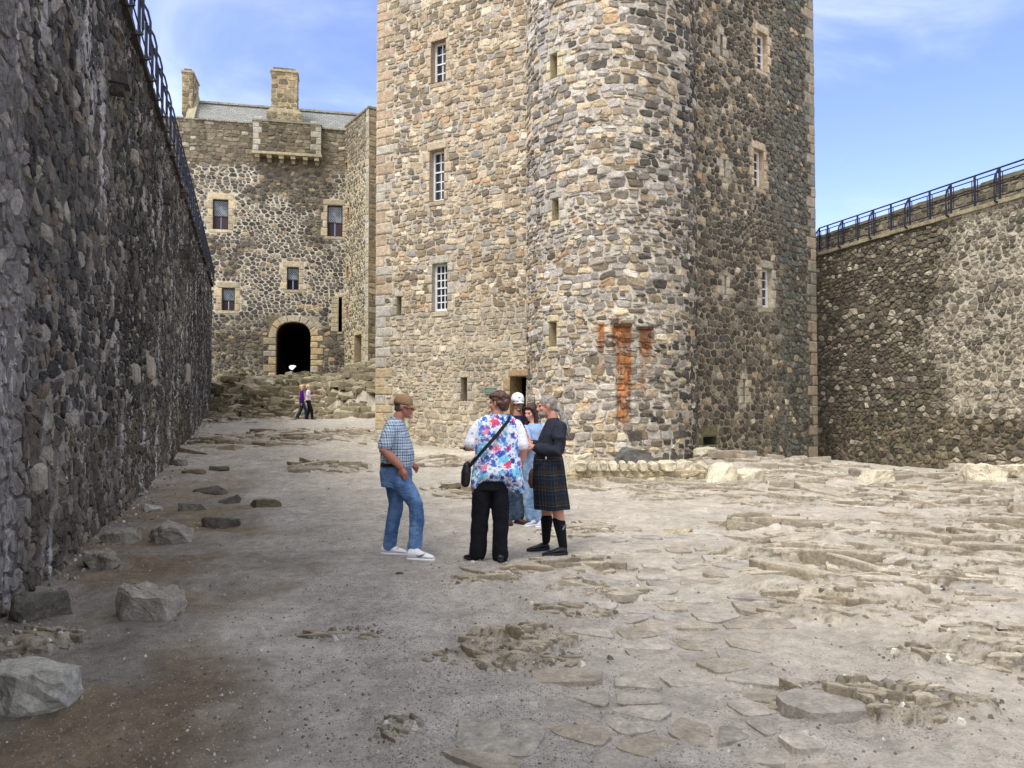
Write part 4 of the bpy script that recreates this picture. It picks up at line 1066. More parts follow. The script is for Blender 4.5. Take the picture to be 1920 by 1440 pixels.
# ================================================================== LOOSE STONES
def boulder(px0, px1, py0, py1, label, col, seed, rz=0, flat=1.0, dep=.8, wedge=None, cat='rock', group='loose stones by the left wall', zoff=0, name='loose_stone', D=None):
    r = random.Random(seed); xm = (px0 + px1) / 2
    if D is None: x, y, z = gnd(xm, py1)
    else: y = D; x = (xm - 960) / F * D; z = at(xm, py1, D).z
    w = (px1 - px0) / F * y; dp = w * dep; y2 = y + dp * .45
    elev = math.atan2(CAMZ - z, y); h = .9 * max(.04, ((py1 - py0) / F * y - dp * .75 * math.sin(elev)) * flat)
    bm = bmesh.new()
    for i in range(19):
        a = r.uniform(0, 6.283); k = r.uniform(.82, 1.06); zz = r.choice((-.25, .0, .55, .9, 1.0)) + r.uniform(-.05, .05)
        q = .5 * k * (1 if zz < .6 else r.uniform(.78, .97)); sx = math.copysign(abs(math.cos(a)) ** .75, math.cos(a)); sy = math.copysign(abs(math.sin(a)) ** .75, math.sin(a))
        zt = zz
        if wedge and zz > .5: zt = zz * (1 - wedge * (.5 + sx * q) * (1 if wedge > 0 else -1)) if wedge > 0 else zz * (1 + wedge * (.5 - sx * q))
        bm.verts.new((sx * q * w * (1.0), sy * q * dp, zt * h))
    bmesh.ops.convex_hull(bm, input=bm.verts[:]); bmesh.ops.delete(bm, geom=[v for v in bm.verts if not v.link_faces], context='VERTS')
    bmesh.ops.bevel(bm, geom=bm.edges[:], offset=min(w, h) * .05, segments=1, affect='EDGES', clamp_overlap=True)
    bmesh.ops.triangulate(bm, faces=bm.faces[:])
    bmesh.ops.subdivide_edges(bm, edges=bm.edges[:], cuts=3, use_grid_fill=True); bm.normal_update()
    for v in bm.verts:
        p = v.co; n = (fn(p.x * 9 / max(w, .2) * .4 + seed, p.z * 4 / max(h, .1) * .5 + p.y * 3 / w, 5, 3) - .5) + .35 * (fn(p.x * 26 + seed, p.z * 30 + p.y * 21, 6, 2) - .5); v.co += v.normal * n * min(w, h) * .3 if v.normal.length > 0 else Vector()
    me = bpy.data.meshes.new(name); bm.to_mesh(me); bm.free(); a = me.color_attributes.new('col', 'FLOAT_COLOR', 'POINT')
    for d in a.data: d.color = (*col, 1)
    me.materials.append(M_rock); o = bpy.data.objects.new(name, me); C.objects.link(o); o.location = (x, y2, z - .03 + zoff); o.rotation_euler = (r.uniform(-.12, .12), r.uniform(-.1, .1), rz)
    tag(o, label, cat, group); return o
DG = lin(124, 120, 108); LG = lin(168, 166, 154); MG = lin(146, 141, 128)
boulder(-60, 106, 1215, 1345, 'large pale flat-topped slab at the bottom left corner, nearest of all the loose stones', LG, 1, .3, 1.1, .9)
boulder(8, 118, 1092, 1165, 'long dark squared block lying hard against the foot of the left wall', lin(100, 96, 86), 2, .9, 1, .5)
boulder(200, 330, 1075, 1165, 'grey block with a sloping front standing alone in the brown damp patch', MG, 3, .15, 1.15, .75, wedge=.35)
boulder(135, 190, 1022, 1068, 'rounded left half of the split grey stone beside the left wall', MG, 4, .2, 1, .9); boulder(172, 226, 1018, 1060, 'narrow right half of the split grey stone beside the left wall', MG, 5, -.5, .9, .6, D=7.7)
boulder(178, 254, 980, 1020, 'undercut grey stone touching the left wall behind the split pair', MG, 6, .1, 1, .7)
boulder(272, 366, 968, 1022, 'tall wedge-shaped stone sloping down to the right, middle of the left row', lin(142, 138, 126), 7, -.1, 1.2, .6, wedge=.5)
boulder(366, 447, 963, 991, 'dark flat stone just right of and behind the tall wedge stone', lin(96, 92, 84), 8, .05, 1.1, .6)
boulder(256, 302, 935, 960, 'small pale triangular stone behind the tall wedge against the wall foot', LG, 9, 0, 1, .8, wedge=.4)
boulder(324, 384, 936, 958, 'grey slab behind the flat dark stone, third row from the front', DG, 10, .1, 1.1, .6); boulder(400, 448, 924, 945, 'small dark stone rising to its right end, between two flat slabs', lin(104, 100, 90), 11, .1, 1.2, .6, wedge=-.5)
boulder(460, 525, 932, 951, 'olive grey slab standing farthest out from the left wall', lin(108, 102, 86), 12, 0, 1.2, .6); boulder(348, 430, 908, 926, 'long low dark slab parallel to the wall behind the third row', lin(96, 92, 82), 13, 0, 1.1, .5)
boulder(384, 427, 872, 883, 'thin dark slab farthest up the path of the left row', lin(92, 88, 76), 14, 0, 1.2, .6); boulder(336, 384, 878, 889, 'low half-buried brown slab beside the farthest thin slab', lin(106, 96, 80), 15, 0, 1.1, .6); boulder(312, 346, 858, 874, 'small grey stone at the wall foot behind all the other slabs', DG, 16, .2, 1.1, .8)
boulder(818, 868, 900, 919, 'dark brown rock lying between the man in checks and the woman in florals', lin(98, 90, 72), 17, 0, 1.2, .6, wedge=-.4, group='loose rocks in the yard')
boulder(740, 758, 1066, 1077, 'fist-sized dark stone on the ground below the white trainers', lin(84, 76, 66), 18, 0, 1.1, .8, group='loose rocks in the yard')
CR = lin(204, 194, 168)
for i, (a, b, c, d, l, k, dep, D) in enumerate(((1068, 1122, 848, 892, 'pale upright rock between the kilted man and the row of kerb stones', CR, .7, 16.2), (1322, 1390, 868, 903, 'pale broken rock at the right end of the low kerb wall', CR, .7, None), (1385, 1437, 876, 906, 'squarish pale rock, rightmost of the broken pair by the kerb', CR, .7, None),
    (1300, 1350, 838, 868, 'flat pale stone propped under the drain opening of the keep', lin(186, 180, 156), .6, 20.5), (1150, 1228, 838, 866, 'big dark grey slab set at the foot of the turret below the rust stain', lin(104, 102, 98), .5, 19.3), (1262, 1335, 862, 893, 'long pale block between the kerb stones and the broken rocks', CR, .6, 16.6),
    (1818, 1905, 862, 908, 'largest cream boulder near the right edge in front of the curtain wall', CR, .8, None), (1893, 1960, 868, 905, 'cream boulder cut by the right edge of the view', CR, .8, None), (1620, 1690, 880, 906, 'flat cream slab in the middle of the crest before the right wall', CR, .7, None),
    (1000, 1046, 838, 872, 'pale rock at the turret foot hidden behind the kilted man', CR, .7, 18.5), (1245, 1305, 985, 1003, 'low brown rock beside the upper end of the flagstones', lin(168, 156, 130), .7, None))):
    boulder(a, b, c, d, l, k, 30 + i, rnd.uniform(-.15, .15), 1.15, dep, group='pale rocks at the foot of the keep' if i < 10 else 'loose rocks in the yard', D=D)
# kerb wall
kx, ky, kz = gnd(1180, 902); kloc = (kx, ky, kz)
kw = empty('kerb_wall', kloc, 'low curved wall of squared pale stones with nine kerb blocks on top before the turret', 'low wall')
S_K = Cyl((kx + .2, ky + 9.0), 9.0)
k0, k1 = S_K.on(1062, 890)[0], S_K.on(1322, 890)[0]
mb = MB(); sheet(mb, S_K, k0, k1, kz - .25, kz + .2, lambda u, z: lin(176, 162, 132), step=.1)
rubble(mb, S_K, k0, k1, kz - .25, kz + .19, lambda u, z: pick([lin(190, 178, 148), lin(172, 160, 132), lin(200, 190, 162)]), rows=(.1, .14), wid=(.16, .34), style='course', jit=.5, gap=.014, bulge=.025)
box(mb, S_K, k0, k1, kz - .25, kz + .18, -.5, -.02, lin(176, 162, 132)); child_of(mb.build('wall', M_rock), kw, kloc)
xs_ = (1076, 1104, 1123, 1140, 1160, 1178, 1196, 1216, 1236, 1270)
for i in range(9):
    a, b = S_K.on(xs_[i], 880)[0], S_K.on(xs_[i + 1], 880)[0]; q = MB()
    stone(q, S_K, rect_poly(a + .01, b - .01, kz + .18, kz + .42 + rnd.uniform(-.025, .02), .02), lin(196, 186, 160), .035, .12, .2, .08, base=-.3, rough=.012)
    child_of(q.build('kerb_block', M_rock), kw, kloc)

# ================================================================== PEOPLE
def ring_loft(bm, rings):
    vr = [[bm.verts.new(p) for p in r] for r in rings]; n = len(vr[0])
    for a, b in zip(vr, vr[1:]):
        for k in range(n): bm.faces.new((a[k], a[(k + 1) % n], b[(k + 1) % n], b[k]))
    bm.faces.new(vr[0][::-1]); bm.faces.new(vr[-1])
def limb(bm, pts, n=12, flat=1.0, caps=True):
    """tapered tube through (point, radius) pairs with rounded ends"""
    P = [Vector(p) for p, r in pts]; rr = [r for p, r in pts]
    if caps:
        d0 = (P[0] - P[1]).normalized(); d1 = (P[-1] - P[-2]).normalized()
        P = [P[0] + d0 * rr[0] * .85, P[0] + d0 * rr[0] * .5] + P + [P[-1] + d1 * rr[-1] * .5, P[-1] + d1 * rr[-1] * .85]
        rr = [rr[0] * .45, rr[0] * .85] + rr + [rr[-1] * .85, rr[-1] * .45]
    ref = Vector((0, 0, 1)) if abs((P[-1] - P[0]).normalized().z) < .9 else Vector((0, 1, 0)); rings = []
    for i, p in enumerate(P):
        d = (P[min(i + 1, len(P) - 1)] - P[max(i - 1, 0)]).normalized(); a = d.cross(ref).normalized(); b = d.cross(a)
        rings.append([p + a * math.cos(t) * rr[i] + b * math.sin(t) * rr[i] * flat for t in [2 * math.pi * k / n for k in range(n)]])
    ring_loft(bm, rings)
def stack(bm, rows, n=20, pw=.9):
    """horizontal superellipse rings: (cx, cy, z, rx, ry, yaw)"""
    rings = []
    for cx, cy, z, rx, ry, *yw in rows:
        yw = R(yw[0]) if yw else 0; r = []
        for k in range(n):
            t = 2 * math.pi * k / n; x = rx * math.copysign(abs(math.cos(t)) ** pw, math.cos(t)); y = ry * math.copysign(abs(math.sin(t)) ** pw, math.sin(t))
            r.append(Vector((cx + x * math.cos(yw) - y * math.sin(yw), cy + x * math.sin(yw) + y * math.cos(yw), z)))
        rings.append(r)
    ring_loft(bm, rings)
def ell(bm, c, r, M=None, seg=16):
    res = bmesh.ops.create_uvsphere(bm, u_segments=seg, v_segments=max(8, seg // 2), radius=1)
    for v in res['verts']:
        p = Vector((v.co.x * r[0], v.co.y * r[1], v.co.z * r[2]))
        v.co = (M @ (p + Vector(c))) if M is not None else p + Vector(c)
def finish(bm, name, mat, parent, voxel=.008, sm=3, noise=None, fac=.5):
    me = bpy.data.meshes.new(name); bmesh.ops.recalc_face_normals(bm, faces=bm.faces[:]); bm.to_mesh(me); bm.free(); me.materials.append(mat)
    o = bpy.data.objects.new(name, me); C.objects.link(o); o.parent = parent
    if voxel:
        m = o.modifiers.new('r', 'REMESH'); m.mode = 'VOXEL'; m.voxel_size = voxel; m.use_smooth_shade = True
        if sm: m = o.modifiers.new('s', 'SMOOTH'); m.factor = fac; m.iterations = sm
        if noise:
            tx = bpy.data.textures.new(name + '_folds', 'CLOUDS'); tx.noise_scale = noise[0]; tx.noise_depth = 2
            m = o.modifiers.new('d', 'DISPLACE'); m.texture = tx; m.strength = noise[1]; m.mid_level = .5; m.texture_coords = 'LOCAL'
    else: me.polygons.foreach_set('use_smooth', [True] * len(me.polygons))
    return o
B = bmesh.new
def skin_mat(name, c, c2=None):
    m, t, b = newmat(name); co = coords(t); n = t.noise(co, 14, 4, .6)
    t.link(t.mix(n, mulc(c, .86), mixc(c, c2 or lin(196, 126, 108), .25)), b.inputs['Base Color']); b.inputs['Roughness'].default_value = .55
    b.inputs['Subsurface Weight'].default_value = .08; b.inputs['Subsurface Radius'].default_value = (.02, .008, .004); b.inputs['Specular IOR Level'].default_value = .3; return m
def cloth(name, c, fold=.35, scale=9, var=.15, rough=.85, fine=0):
    m, t, b = newmat(name); co = coords(t); n = t.noise(t.mapping(co, scale=(1, 1, .45), rot=(0, .3, 0)), scale, 4, .55, .6)
    t.link(t.mix(n, mulc(c, 1 - var), mulc(c, 1 + var)), b.inputs['Base Color']); b.inputs['Roughness'].default_value = rough; b.inputs['Specular IOR Level'].default_value = .2
    t.link(t.bump(n, fold, .04), b.inputs['Normal']); return m
def hair_mat(name, c1, c2, sc_=70, rot=(0, 0, 0), st=(1, 1, .15)):
    m, t, b = newmat(name); co = coords(t); n = t.noise(t.mapping(co, scale=st, rot=rot), sc_, 4, .7, .5)
    t.link(t.mix(t.ramp(n, .35, .65), c1, c2), b.inputs['Base Color']); b.inputs['Roughness'].default_value = .5; t.link(t.bump(n, .7, .012), b.inputs['Normal']); return m
S_tan = skin_mat('tanned_skin', lin(184, 128, 106)); S_fair = skin_mat('fair_skin', lin(224, 172, 150)); S_pink = skin_mat('pink_skin', lin(200, 148, 128))
# denim
def denim(name, c1, c2, wr=.5):
    m, t, b = newmat(name); co = coords(t); n = t.noise(t.mapping(co, scale=(1, 1, .6)), 6, 4, .6, .5); n2 = t.noise(co, 220, 2, .6)
    c = t.mix(t.ramp(n, .35, .65), mulc(c1, .85), c2); t.link(t.mix(t.math('MULTIPLY', n2, .3), c, lin(30, 40, 60)), b.inputs['Base Color']); b.inputs['Roughness'].default_value = .9
    w = t.noise(t.mapping(co, scale=(1, 1, 2.2), rot=(0, .5, 0)), 9, 4, .55, 1.2); t.link(t.bump(w, wr, .05), b.inputs['Normal']); return m
M_jean = denim('blue_denim', lin(72, 108, 160), lin(110, 146, 192)); M_jean2 = denim('grey_blue_denim', lin(50, 70, 92), lin(84, 106, 126)); M_jean3 = denim('light_denim', lin(120, 150, 190), lin(160, 186, 214))
M_jeand = denim('dark_denim', lin(24, 40, 66), lin(40, 60, 88))
# plaid shirt
def frac_lines(t, v, period, width, off=0.0):
    return t.math('LESS_THAN', t.math('FRACT', t.math('MULTIPLY_ADD', v, 1 / period, off)), width)
m, t, b = newmat('checked_cotton'); co = coords(t); sp = t.add('ShaderNodeSeparateXYZ'); t.link(co, sp.inputs[0])
wv = t.math('MULTIPLY', t.noise(co, 5, 2, .5), .03); hx_ = t.math('ADD', t.math('ADD', sp.outputs[0], t.math('MULTIPLY', sp.outputs[1], .8)), wv); vz_ = t.math('ADD', sp.outputs[2], wv)
c = (*lin(172, 190, 204), 1)
base = t.mix(0.0, c, c)
for v in (hx_, vz_): base = t.mix(t.math('MULTIPLY', frac_lines(t, v, .062, .34), .45), base, lin(98, 130, 164))
for v in (hx_, vz_): base = t.mix(t.math('MULTIPLY', frac_lines(t, v, .062, .13, .36), .85), base, lin(34, 52, 84)); base = t.mix(t.math('MULTIPLY', frac_lines(t, v, .031, .12, .1), .5), base, lin(236, 240, 240))
t.link(base, b.inputs['Base Color']); b.inputs['Roughness'].default_value = .85; t.link(t.bump(t.noise(t.mapping(co, scale=(1, 1, .5), rot=(0, .4, 0)), 9, 3, .5, 1), .5, .05), b.inputs['Normal']); M_plaid = m
# floral print
def floral(name, amount, sc1=8.5):
    m, t, b = newmat(name); co = coords(t); wob = t.noise(co, 38, 3, .7); col = t.mix(0.0, (*lin(232, 232, 242), 1), (1, 1, 1, 1))
    for (scale, loc, thr, ccs, k) in ((38, (1, 2, 3), .54, ((.0, lin(150, 205, 235)), (.3, lin(84, 150, 220)), (.5, lin(84, 120, 206)), (.7, lin(110, 205, 225)), (.85, lin(236, 236, 246))), .9),
                              (19, (4, 1, 7), .52, ((.0, lin(64, 100, 196)), (.28, lin(130, 196, 236)), (.5, lin(92, 150, 224)), (.7, lin(50, 58, 140)), (.85, lin(120, 90, 190))), .95),
                              (sc1, (2, 6, 1), .40, ((.0, lin(236, 236, 246)), (.2, lin(120, 200, 232)), (.62, lin(222, 70, 104)), (.76, lin(236, 130, 168)), (.9, lin(196, 40, 70)), (.95, lin(52, 76, 190))), .95)):
        vo = t.add('ShaderNodeTexVoronoi'); vo.inputs['Scale'].default_value = scale; t.link(t.mapping(co, loc=loc, scale=(1, .6, 1)), vo.inputs['Vector'])
        s_ = t.add('ShaderNodeSeparateColor'); t.link(vo.outputs['Color'], s_.inputs[0])
        cr = t.add('ShaderNodeValToRGB'); cr.color_ramp.interpolation = 'CONSTANT'; e = cr.color_ramp.elements
        e[0].position = ccs[0][0]; e[0].color = (*ccs[0][1], 1); e[1].position = ccs[1][0]; e[1].color = (*ccs[1][1], 1)
        for q, cc in ccs[2:]: x = e.new(q); x.color = (*cc, 1)
        t.link(s_.outputs[0], cr.inputs[0])
        d = t.math('ADD', vo.outputs['Distance'], t.math('MULTIPLY_ADD', wob, 1.1, -.55)); f = t.math('LESS_THAN', d, thr * amount)
        shade = t.mix(t.math('LESS_THAN', d, thr * .35), cr.outputs[0], t.mix(.5, cr.outputs[0], (*lin(30, 30, 90), 1)))
        gate_ = t.math('LESS_THAN', s_.outputs[1], .86)
        col = t.mix(t.math('MULTIPLY', t.math('MULTIPLY', f, gate_), k), col, shade)
    t.link(col, b.inputs['Base Color']); b.inputs['Roughness'].default_value = .8; b.inputs['Specular IOR Level'].default_value = .2
    t.link(t.bump(t.noise(t.mapping(co, scale=(1.4, 1.4, .35), rot=(0, .25, 0)), 9, 3, .5, .8), .55, .05), b.inputs['Normal']); return m
M_floral = floral('floral_print', 1.0); M_slv = floral('sleeve_print', .2)
# tartan on UV
m, t, b = newmat('green_tartan'); co = coords(t, 'UV'); sp = t.add('ShaderNodeSeparateXYZ'); t.link(co, sp.inputs[0])
base = t.mix(0.0, (*lin(32, 38, 42), 1), (0, 0, 0, 1))
for v in (sp.outputs[0], sp.outputs[1]):
    base = t.mix(t.math('MULTIPLY', frac_lines(t, v, .16, .34, .1), .62), base, lin(24, 36, 54)); base = t.mix(t.math('MULTIPLY', frac_lines(t, v, .16, .28, .55), .6), base, lin(56, 50, 48))
    base = t.mix(t.math('MULTIPLY', frac_lines(t, v, .16, .05, .35), .8), base, lin(16, 20, 28)); base = t.mix(t.math('MULTIPLY', frac_lines(t, v, .16, .035, .92), .7), base, lin(52, 70, 80)); base = t.mix(t.math('MULTIPLY', frac_lines(t, v, .16, .03, .68), .5), base, lin(120, 96, 84))
t.link(base, b.inputs['Base Color']); b.inputs['Roughness'].default_value = .9; b.inputs['Specular IOR Level'].default_value = .15; t.link(t.bump(t.noise(co, 400, 2, .5), .2, .004), b.inputs['Normal']); M_tartan = m
M_blackc = cloth('black_cloth', lin(16, 17, 24), .5); M_char = cloth('charcoal_shirt', lin(40, 44, 54), .7, 7, .2); M_navy = cloth('navy_cloth', lin(22, 28, 58)); M_lblue = cloth('light_blue_cotton', lin(150, 176, 216), .4)
M_bleath = plain('black_leather', (.012, .012, .014), .35, bumps=(30, .3, .01)); M_brleath = plain('brown_leather', lin(74, 52, 40), .6, bumps=(30, .3, .01), var=.2)
M_shoe = plain('white_trainer', lin(226, 226, 230), .5, var=.05, bumps=(40, .2, .006)); M_greyshoe = plain('grey_trainer', lin(176, 180, 188), .7, var=.15); M_sole = plain('dark_sole', lin(36, 38, 44), .8); M_swo = plain('trim_silver', lin(110, 116, 128), .5)
M_khaki = cloth('khaki_cap', lin(150, 122, 92), .2, 20); M_wcap = cloth('white_cap_cloth', lin(228, 228, 226), .2, 20, .05); M_sock = cloth('black_knit', lin(18, 20, 24), .6, 60)
M_eye = plain('dark_eye', lin(34, 26, 24), .3); M_lens = plain('dark_lens', (.01, .01, .012), .12, spec=.6); M_phone = plain('phone_case_red', lin(96, 30, 34), .4); M_phoneb = plain('phone_black', (.015, .015, .018), .3)
M_purple = cloth('purple_cloth', lin(84, 36, 128), .3); M_pale = floral('pale_print', .3); M_pink = plain('pink_card', lin(240, 96, 150), .5); M_belt = plain('belt_black', (.02, .018, .016), .4); M_buckle = plain('buckle_steel', (.6, .6, .58), .25, 1)
H_brown = hair_mat('brown_curls', lin(44, 26, 20), lin(104, 66, 50), 40, st=(1, 1, 1)); H_dark = hair_mat('dark_brown_hair', lin(34, 18, 16), lin(76, 42, 36)); H_grey = hair_mat('grey_hair', lin(98, 92, 88), lin(172, 165, 158), 110); H_greyd = hair_mat('greying_brown_hair', lin(58, 44, 38), lin(112, 96, 84)); H_blond = hair_mat('blonde_hair', lin(196, 160, 104), lin(238, 212, 160))

class Person:
    def __init__(s, key, label, scale_px=None):
        px, py, D = PEOPLE[key]; s.px, s.D = px, D
        s.X = (px - 960) / F * D; s.Z = G(s.X, D); s.k = F / D; s.py = 760 - (s.Z - CAMZ) * s.k   # image row where this ground point shows
        s.py0 = py; s.root = empty('person', (s.X, D, s.Z), label, 'person')
    def J(s, px, py, dy=0):     # photograph pixel at depth offset dy -> local metres
        return Vector(((px - s.px) / s.k, dy, (s.py0 - py) / s.k))
    def frame(s, c, yaw, pitch=0, roll=0, k=1.0):
        f = Matrix.Translation(Vector(c)) @ Matrix.Rotation(R(yaw - 90), 4, 'Z') @ Matrix.Rotation(R(pitch), 4, 'X') @ Matrix.Rotation(R(roll), 4, 'Y') @ Matrix.Scale(k, 4)
        return f        # local +Y is the facing direction
def head(bm, M, jaw=1.0, nose=1.0, ears=True):
    ell(bm, (0, -.012, .03), (.074, .093, .088), M, 20); ell(bm, (0, .022, -.035), (.058 * jaw, .068, .078), M, 20)
    ell(bm, (0, .062, -.092), (.026 * jaw, .024, .02), M, 12); ell(bm, (0, .0, -.07), (.05 * jaw, .06, .04), M, 16)
    ell(bm, (0, .078, .022), (.046, .013, .011), M, 12)
    limb(bm, [(M @ Vector((0, .082, .015)), .008), (M @ Vector((0, .094 + .006 * nose, -.014)), .010), (M @ Vector((0, .098 + .01 * nose, -.03)), .0135 * nose)], 10)
    ell(bm, (.013, .092, -.034), (.009, .012, .008), M, 8); ell(bm, (-.013, .092, -.034), (.009, .012, .008), M, 8)
    ell(bm, (0, .088, -.056), (.022, .01, .005), M, 10); ell(bm, (0, .086, -.066), (.019, .01, .006), M, 10)
    for sx in (-1, 1):
        ell(bm, (sx * .04, .06, -.022), (.02, .022, .02), M, 10)
        if ears: ell(bm, (sx * .076, -.008, -.005), (.009, .019, .03), M, 10); ell(bm, (sx * .082, -.012, .008), (.008, .016, .018), M, 8)
def eyes(M, parent, mat=None):
    bm = B()
    for sx in (-1, 1): ell(bm, (sx * .029, .079, .004), (.011, .007, .006), M, 10)
    o = finish(bm, 'eyes', mat or M_eye, parent, 0); return o
def hand(bm, wrist, d, up, side=1, curl=.5, grip=None, k=1.0):
    """palm and five separate fingers; d = pointing direction, up = back of the hand, side = thumb side"""
    d = Vector(d).normalized(); up = (Vector(up) - d * Vector(up).dot(d)).normalized(); s_ = d.cross(up) * side; w = Vector(wrist)
    limb(bm, [(w - d * .02, .024 * k), (w + d * .03 * k, .027 * k), (w + d * .075 * k, .03 * k)], 10, .55)
    limb(bm, [(w + d * .03 * k + s_ * .012, .017 * k), (w + d * .08 * k + s_ * .024 * k, .013 * k)], 8); limb(bm, [(w + d * .03 * k - s_ * .012, .017 * k), (w + d * .075 * k - s_ * .024 * k, .013 * k)], 8)
    for i, (o, L) in enumerate(((.027, .068), (.009, .078), (-.009, .072), (-.027, .056))):
        p = w + (d * .085 + s_ * o) * k; a1 = curl * .7 + i * .06; a2 = a1 + curl * 1.1; a3 = a2 + curl * .8; q = [(p, .0088 * k)]
        for a, f in ((a1, .45), (a2, .32), (a3, .23)): p = p + (d * math.cos(a) - up * math.sin(a)) * L * f * k; q.append((p, .0078 * k))
        limb(bm, q, 8)
    p = w + (d * .025 + s_ * .024) * k; dv = (d * .62 + s_ * .62 - up * .35 * (1 + curl)).normalized(); q = [(p, .0125 * k), (p + dv * .035 * k, .0105 * k)]
    dv = (d * .85 + s_ * .1 - up * .5 * curl).normalized(); q.append((q[-1][0] + dv * .03 * k, .009 * k)); limb(bm, q, 8)
def shoe(P, heel, toe, mat, h=.1, w=.048, sole=M_sole, name='shoe', ankle=None, voxel=.008):
    heel = Vector(heel); toe = Vector(toe); d = (toe - heel); L = d.length; d.normalize(); up = Vector((0, 0, 1)); bm = B()
    base = heel.z
    rows = []
    for f, wd, hh in ((.0, .55, .55), (.06, .8, .8), (.2, .88, 1.0), (.38, .85, .92), (.55, .95, .66), (.75, 1.05, .5), (.92, .8, .38), (1.0, .4, .22)):
        c = heel + d * L * f; s_ = d.cross(up).normalized(); ring = []
        for k in range(14):
            a = 2 * math.pi * k / 14; x = math.copysign(abs(math.cos(a)) ** .8, math.cos(a)) * w * wd; z = .022 + max(0, h * hh - .02) * (.5 + .5 * math.sin(a))
            ring.append(Vector((c.x, c.y, c.z)) + s_ * x * (1 if math.sin(a) < .3 else .8) + up * z)
        rows.append(ring)
    ring_loft(bm, rows)
    o = finish(bm, name, mat, P.root, voxel, 2)
    bm = B(); rows = []
    for z in (0.0, .026):
        r = []
        for k in range(20):
            a = 2 * math.pi * k / 20; f = .5 - .53 * math.cos(a); s_ = d.cross(up).normalized(); wd = (.8 if f < .3 else .86 if f < .5 else 1.0)
            r.append(heel + d * L * f + s_ * math.copysign(abs(math.sin(a)) ** .6, math.sin(a)) * w * wd * 1.06 + up * (z + .006 * math.cos(a * 1) * (f > .8)))
        rows.append(r)
    ring_loft(bm, rows); so = finish(bm, 'sole', sole, o, 0); return o
def cap(P, M, mat, name='cap', visor_len=.1, logo=None):
    bm = B(); rings = []
    n = 24
    for (z, k, oy) in ((.022, 1.04, 0), (.05, 1.045, 0), (.08, .98, 0), (.108, .82, -.002), (.128, .55, -.004), (.137, .15, -.004)):
        rings.append([M @ Vector((.083 * k * math.cos(2 * math.pi * i / n), -.012 + oy + .1 * k * math.sin(2 * math.pi * i / n), z - .012 * math.sin(2 * math.pi * i / n) * (z < .06))) for i in range(n)])
    ring_loft(bm, rings); o = finish(bm, name, mat, P.root, 0)
    bm = B(); top = []; bot = []
    nx_, ny_ = 14, 5; vs = []
    for side in (0, 1):
        g_ = []
        for j in range(ny_ + 1):
            row = []
            for i in range(nx_ + 1):
                a = R(25 + 130 * i / nx_); f = j / ny_; x = .082 * math.cos(a) * (1 + .02 * f); y = -.012 + .098 * math.sin(a) + visor_len * f * math.sin(R(180 * i / nx_)) ** .6
                row.append(bm.verts.new(M @ Vector((x, y, .022 - .018 * f - .9 * x * x * 2 - (.005 if side else 0)))))
            g_.append(row)
        for j in range(ny_):
            for i in range(nx_):
                q = (g_[j][i], g_[j][i + 1], g_[j + 1][i + 1], g_[j + 1][i]); bm.faces.new(q if not side else q[::-1])
        vs.append(g_)
    a_, b_ = vs
    for i in range(nx_): bm.faces.new((a_[-1][i], a_[-1][i + 1], b_[-1][i + 1], b_[-1][i]))
    for j in range(ny_): bm.faces.new((a_[j][0], a_[j + 1][0], b_[j + 1][0], b_[j][0])); bm.faces.new((a_[j][-1], a_[j + 1][-1], b_[j + 1][-1], b_[j][-1]))
    finish(bm, 'visor', mat, o, 0)
    bm = B(); ell(bm, (0, -.016, .137), (.008, .008, .004), M, 8); finish(bm, 'button', mat, o, 0)
    return o
def swoosh(parent, origin, ex, ey, L, mat, nrm):
    """curved tick mark: built as a thin raised strip"""
    bm = B(); nrm = Vector(nrm).normalized(); up_, lo2 = [], []
    for i in range(11):
        f = i / 10; x = L * f; y = L * (.28 * (f - .22) ** 2 * 2.2 - .02); th = L * .13 * (math.sin(math.pi * min(1, f * 1.0)) * (1 - f) ** .5 + .05 * (1 - f)) + .0005
        p = Vector(origin) + Vector(ex) * x + Vector(ey) * y; up_.append(p + Vector(ey) * th); lo2.append(p - Vector(ey) * th)
    A_ = [bm.verts.new(p + nrm * .003) for p in up_]; B2 = [bm.verts.new(p + nrm * .003) for p in lo2]
    for i in range(10): bm.faces.new((A_[i], A_[i + 1], B2[i + 1], B2[i]))
    A3 = [bm.verts.new(p) for p in up_]; B3 = [bm.verts.new(p) for p in lo2]
    for i in range(10): bm.faces.new((A3[i], A3[i + 1], A_[i + 1], A_[i])); bm.faces.new((B2[i], B2[i + 1], B3[i + 1], B3[i]))
    return finish(bm, 'logo', mat, parent, 0)
def glasses(P, M, parent, shades=False):
    bm = B(); rr = .017 if not shades else .02
    mb_ = MB()
    for sx in (-1, 1):
        pts = [M @ Vector((sx * .031 + .021 * math.cos(a), .094 + .0 * math.sin(a), .004 + rr * .8 * math.sin(a))) for a in [2 * math.pi * k / 12 for k in range(13)]]
        tube_into(mb_, pts, .0022); tube_into(mb_, [M @ Vector((sx * .052, .092, .008)), M @ Vector((sx * .078, .05, .01)), M @ Vector((sx * .084, -.01, .006))], .0024)
        if shades:
            c = M @ Vector((sx * .031, .095, .003)); ell(bm, (sx * .031, .092, .003), (.023, .006, .018), M, 12)
    tube_into(mb_, [M @ Vector((-.011, .098, .008)), M @ Vector((.011, .098, .008))], .0022)
    o = mb_.build('glasses', M_lens); o.parent = parent
    if shades: finish(bm, 'lenses', M_lens, o, 0)
    else: bm.free()
    return o

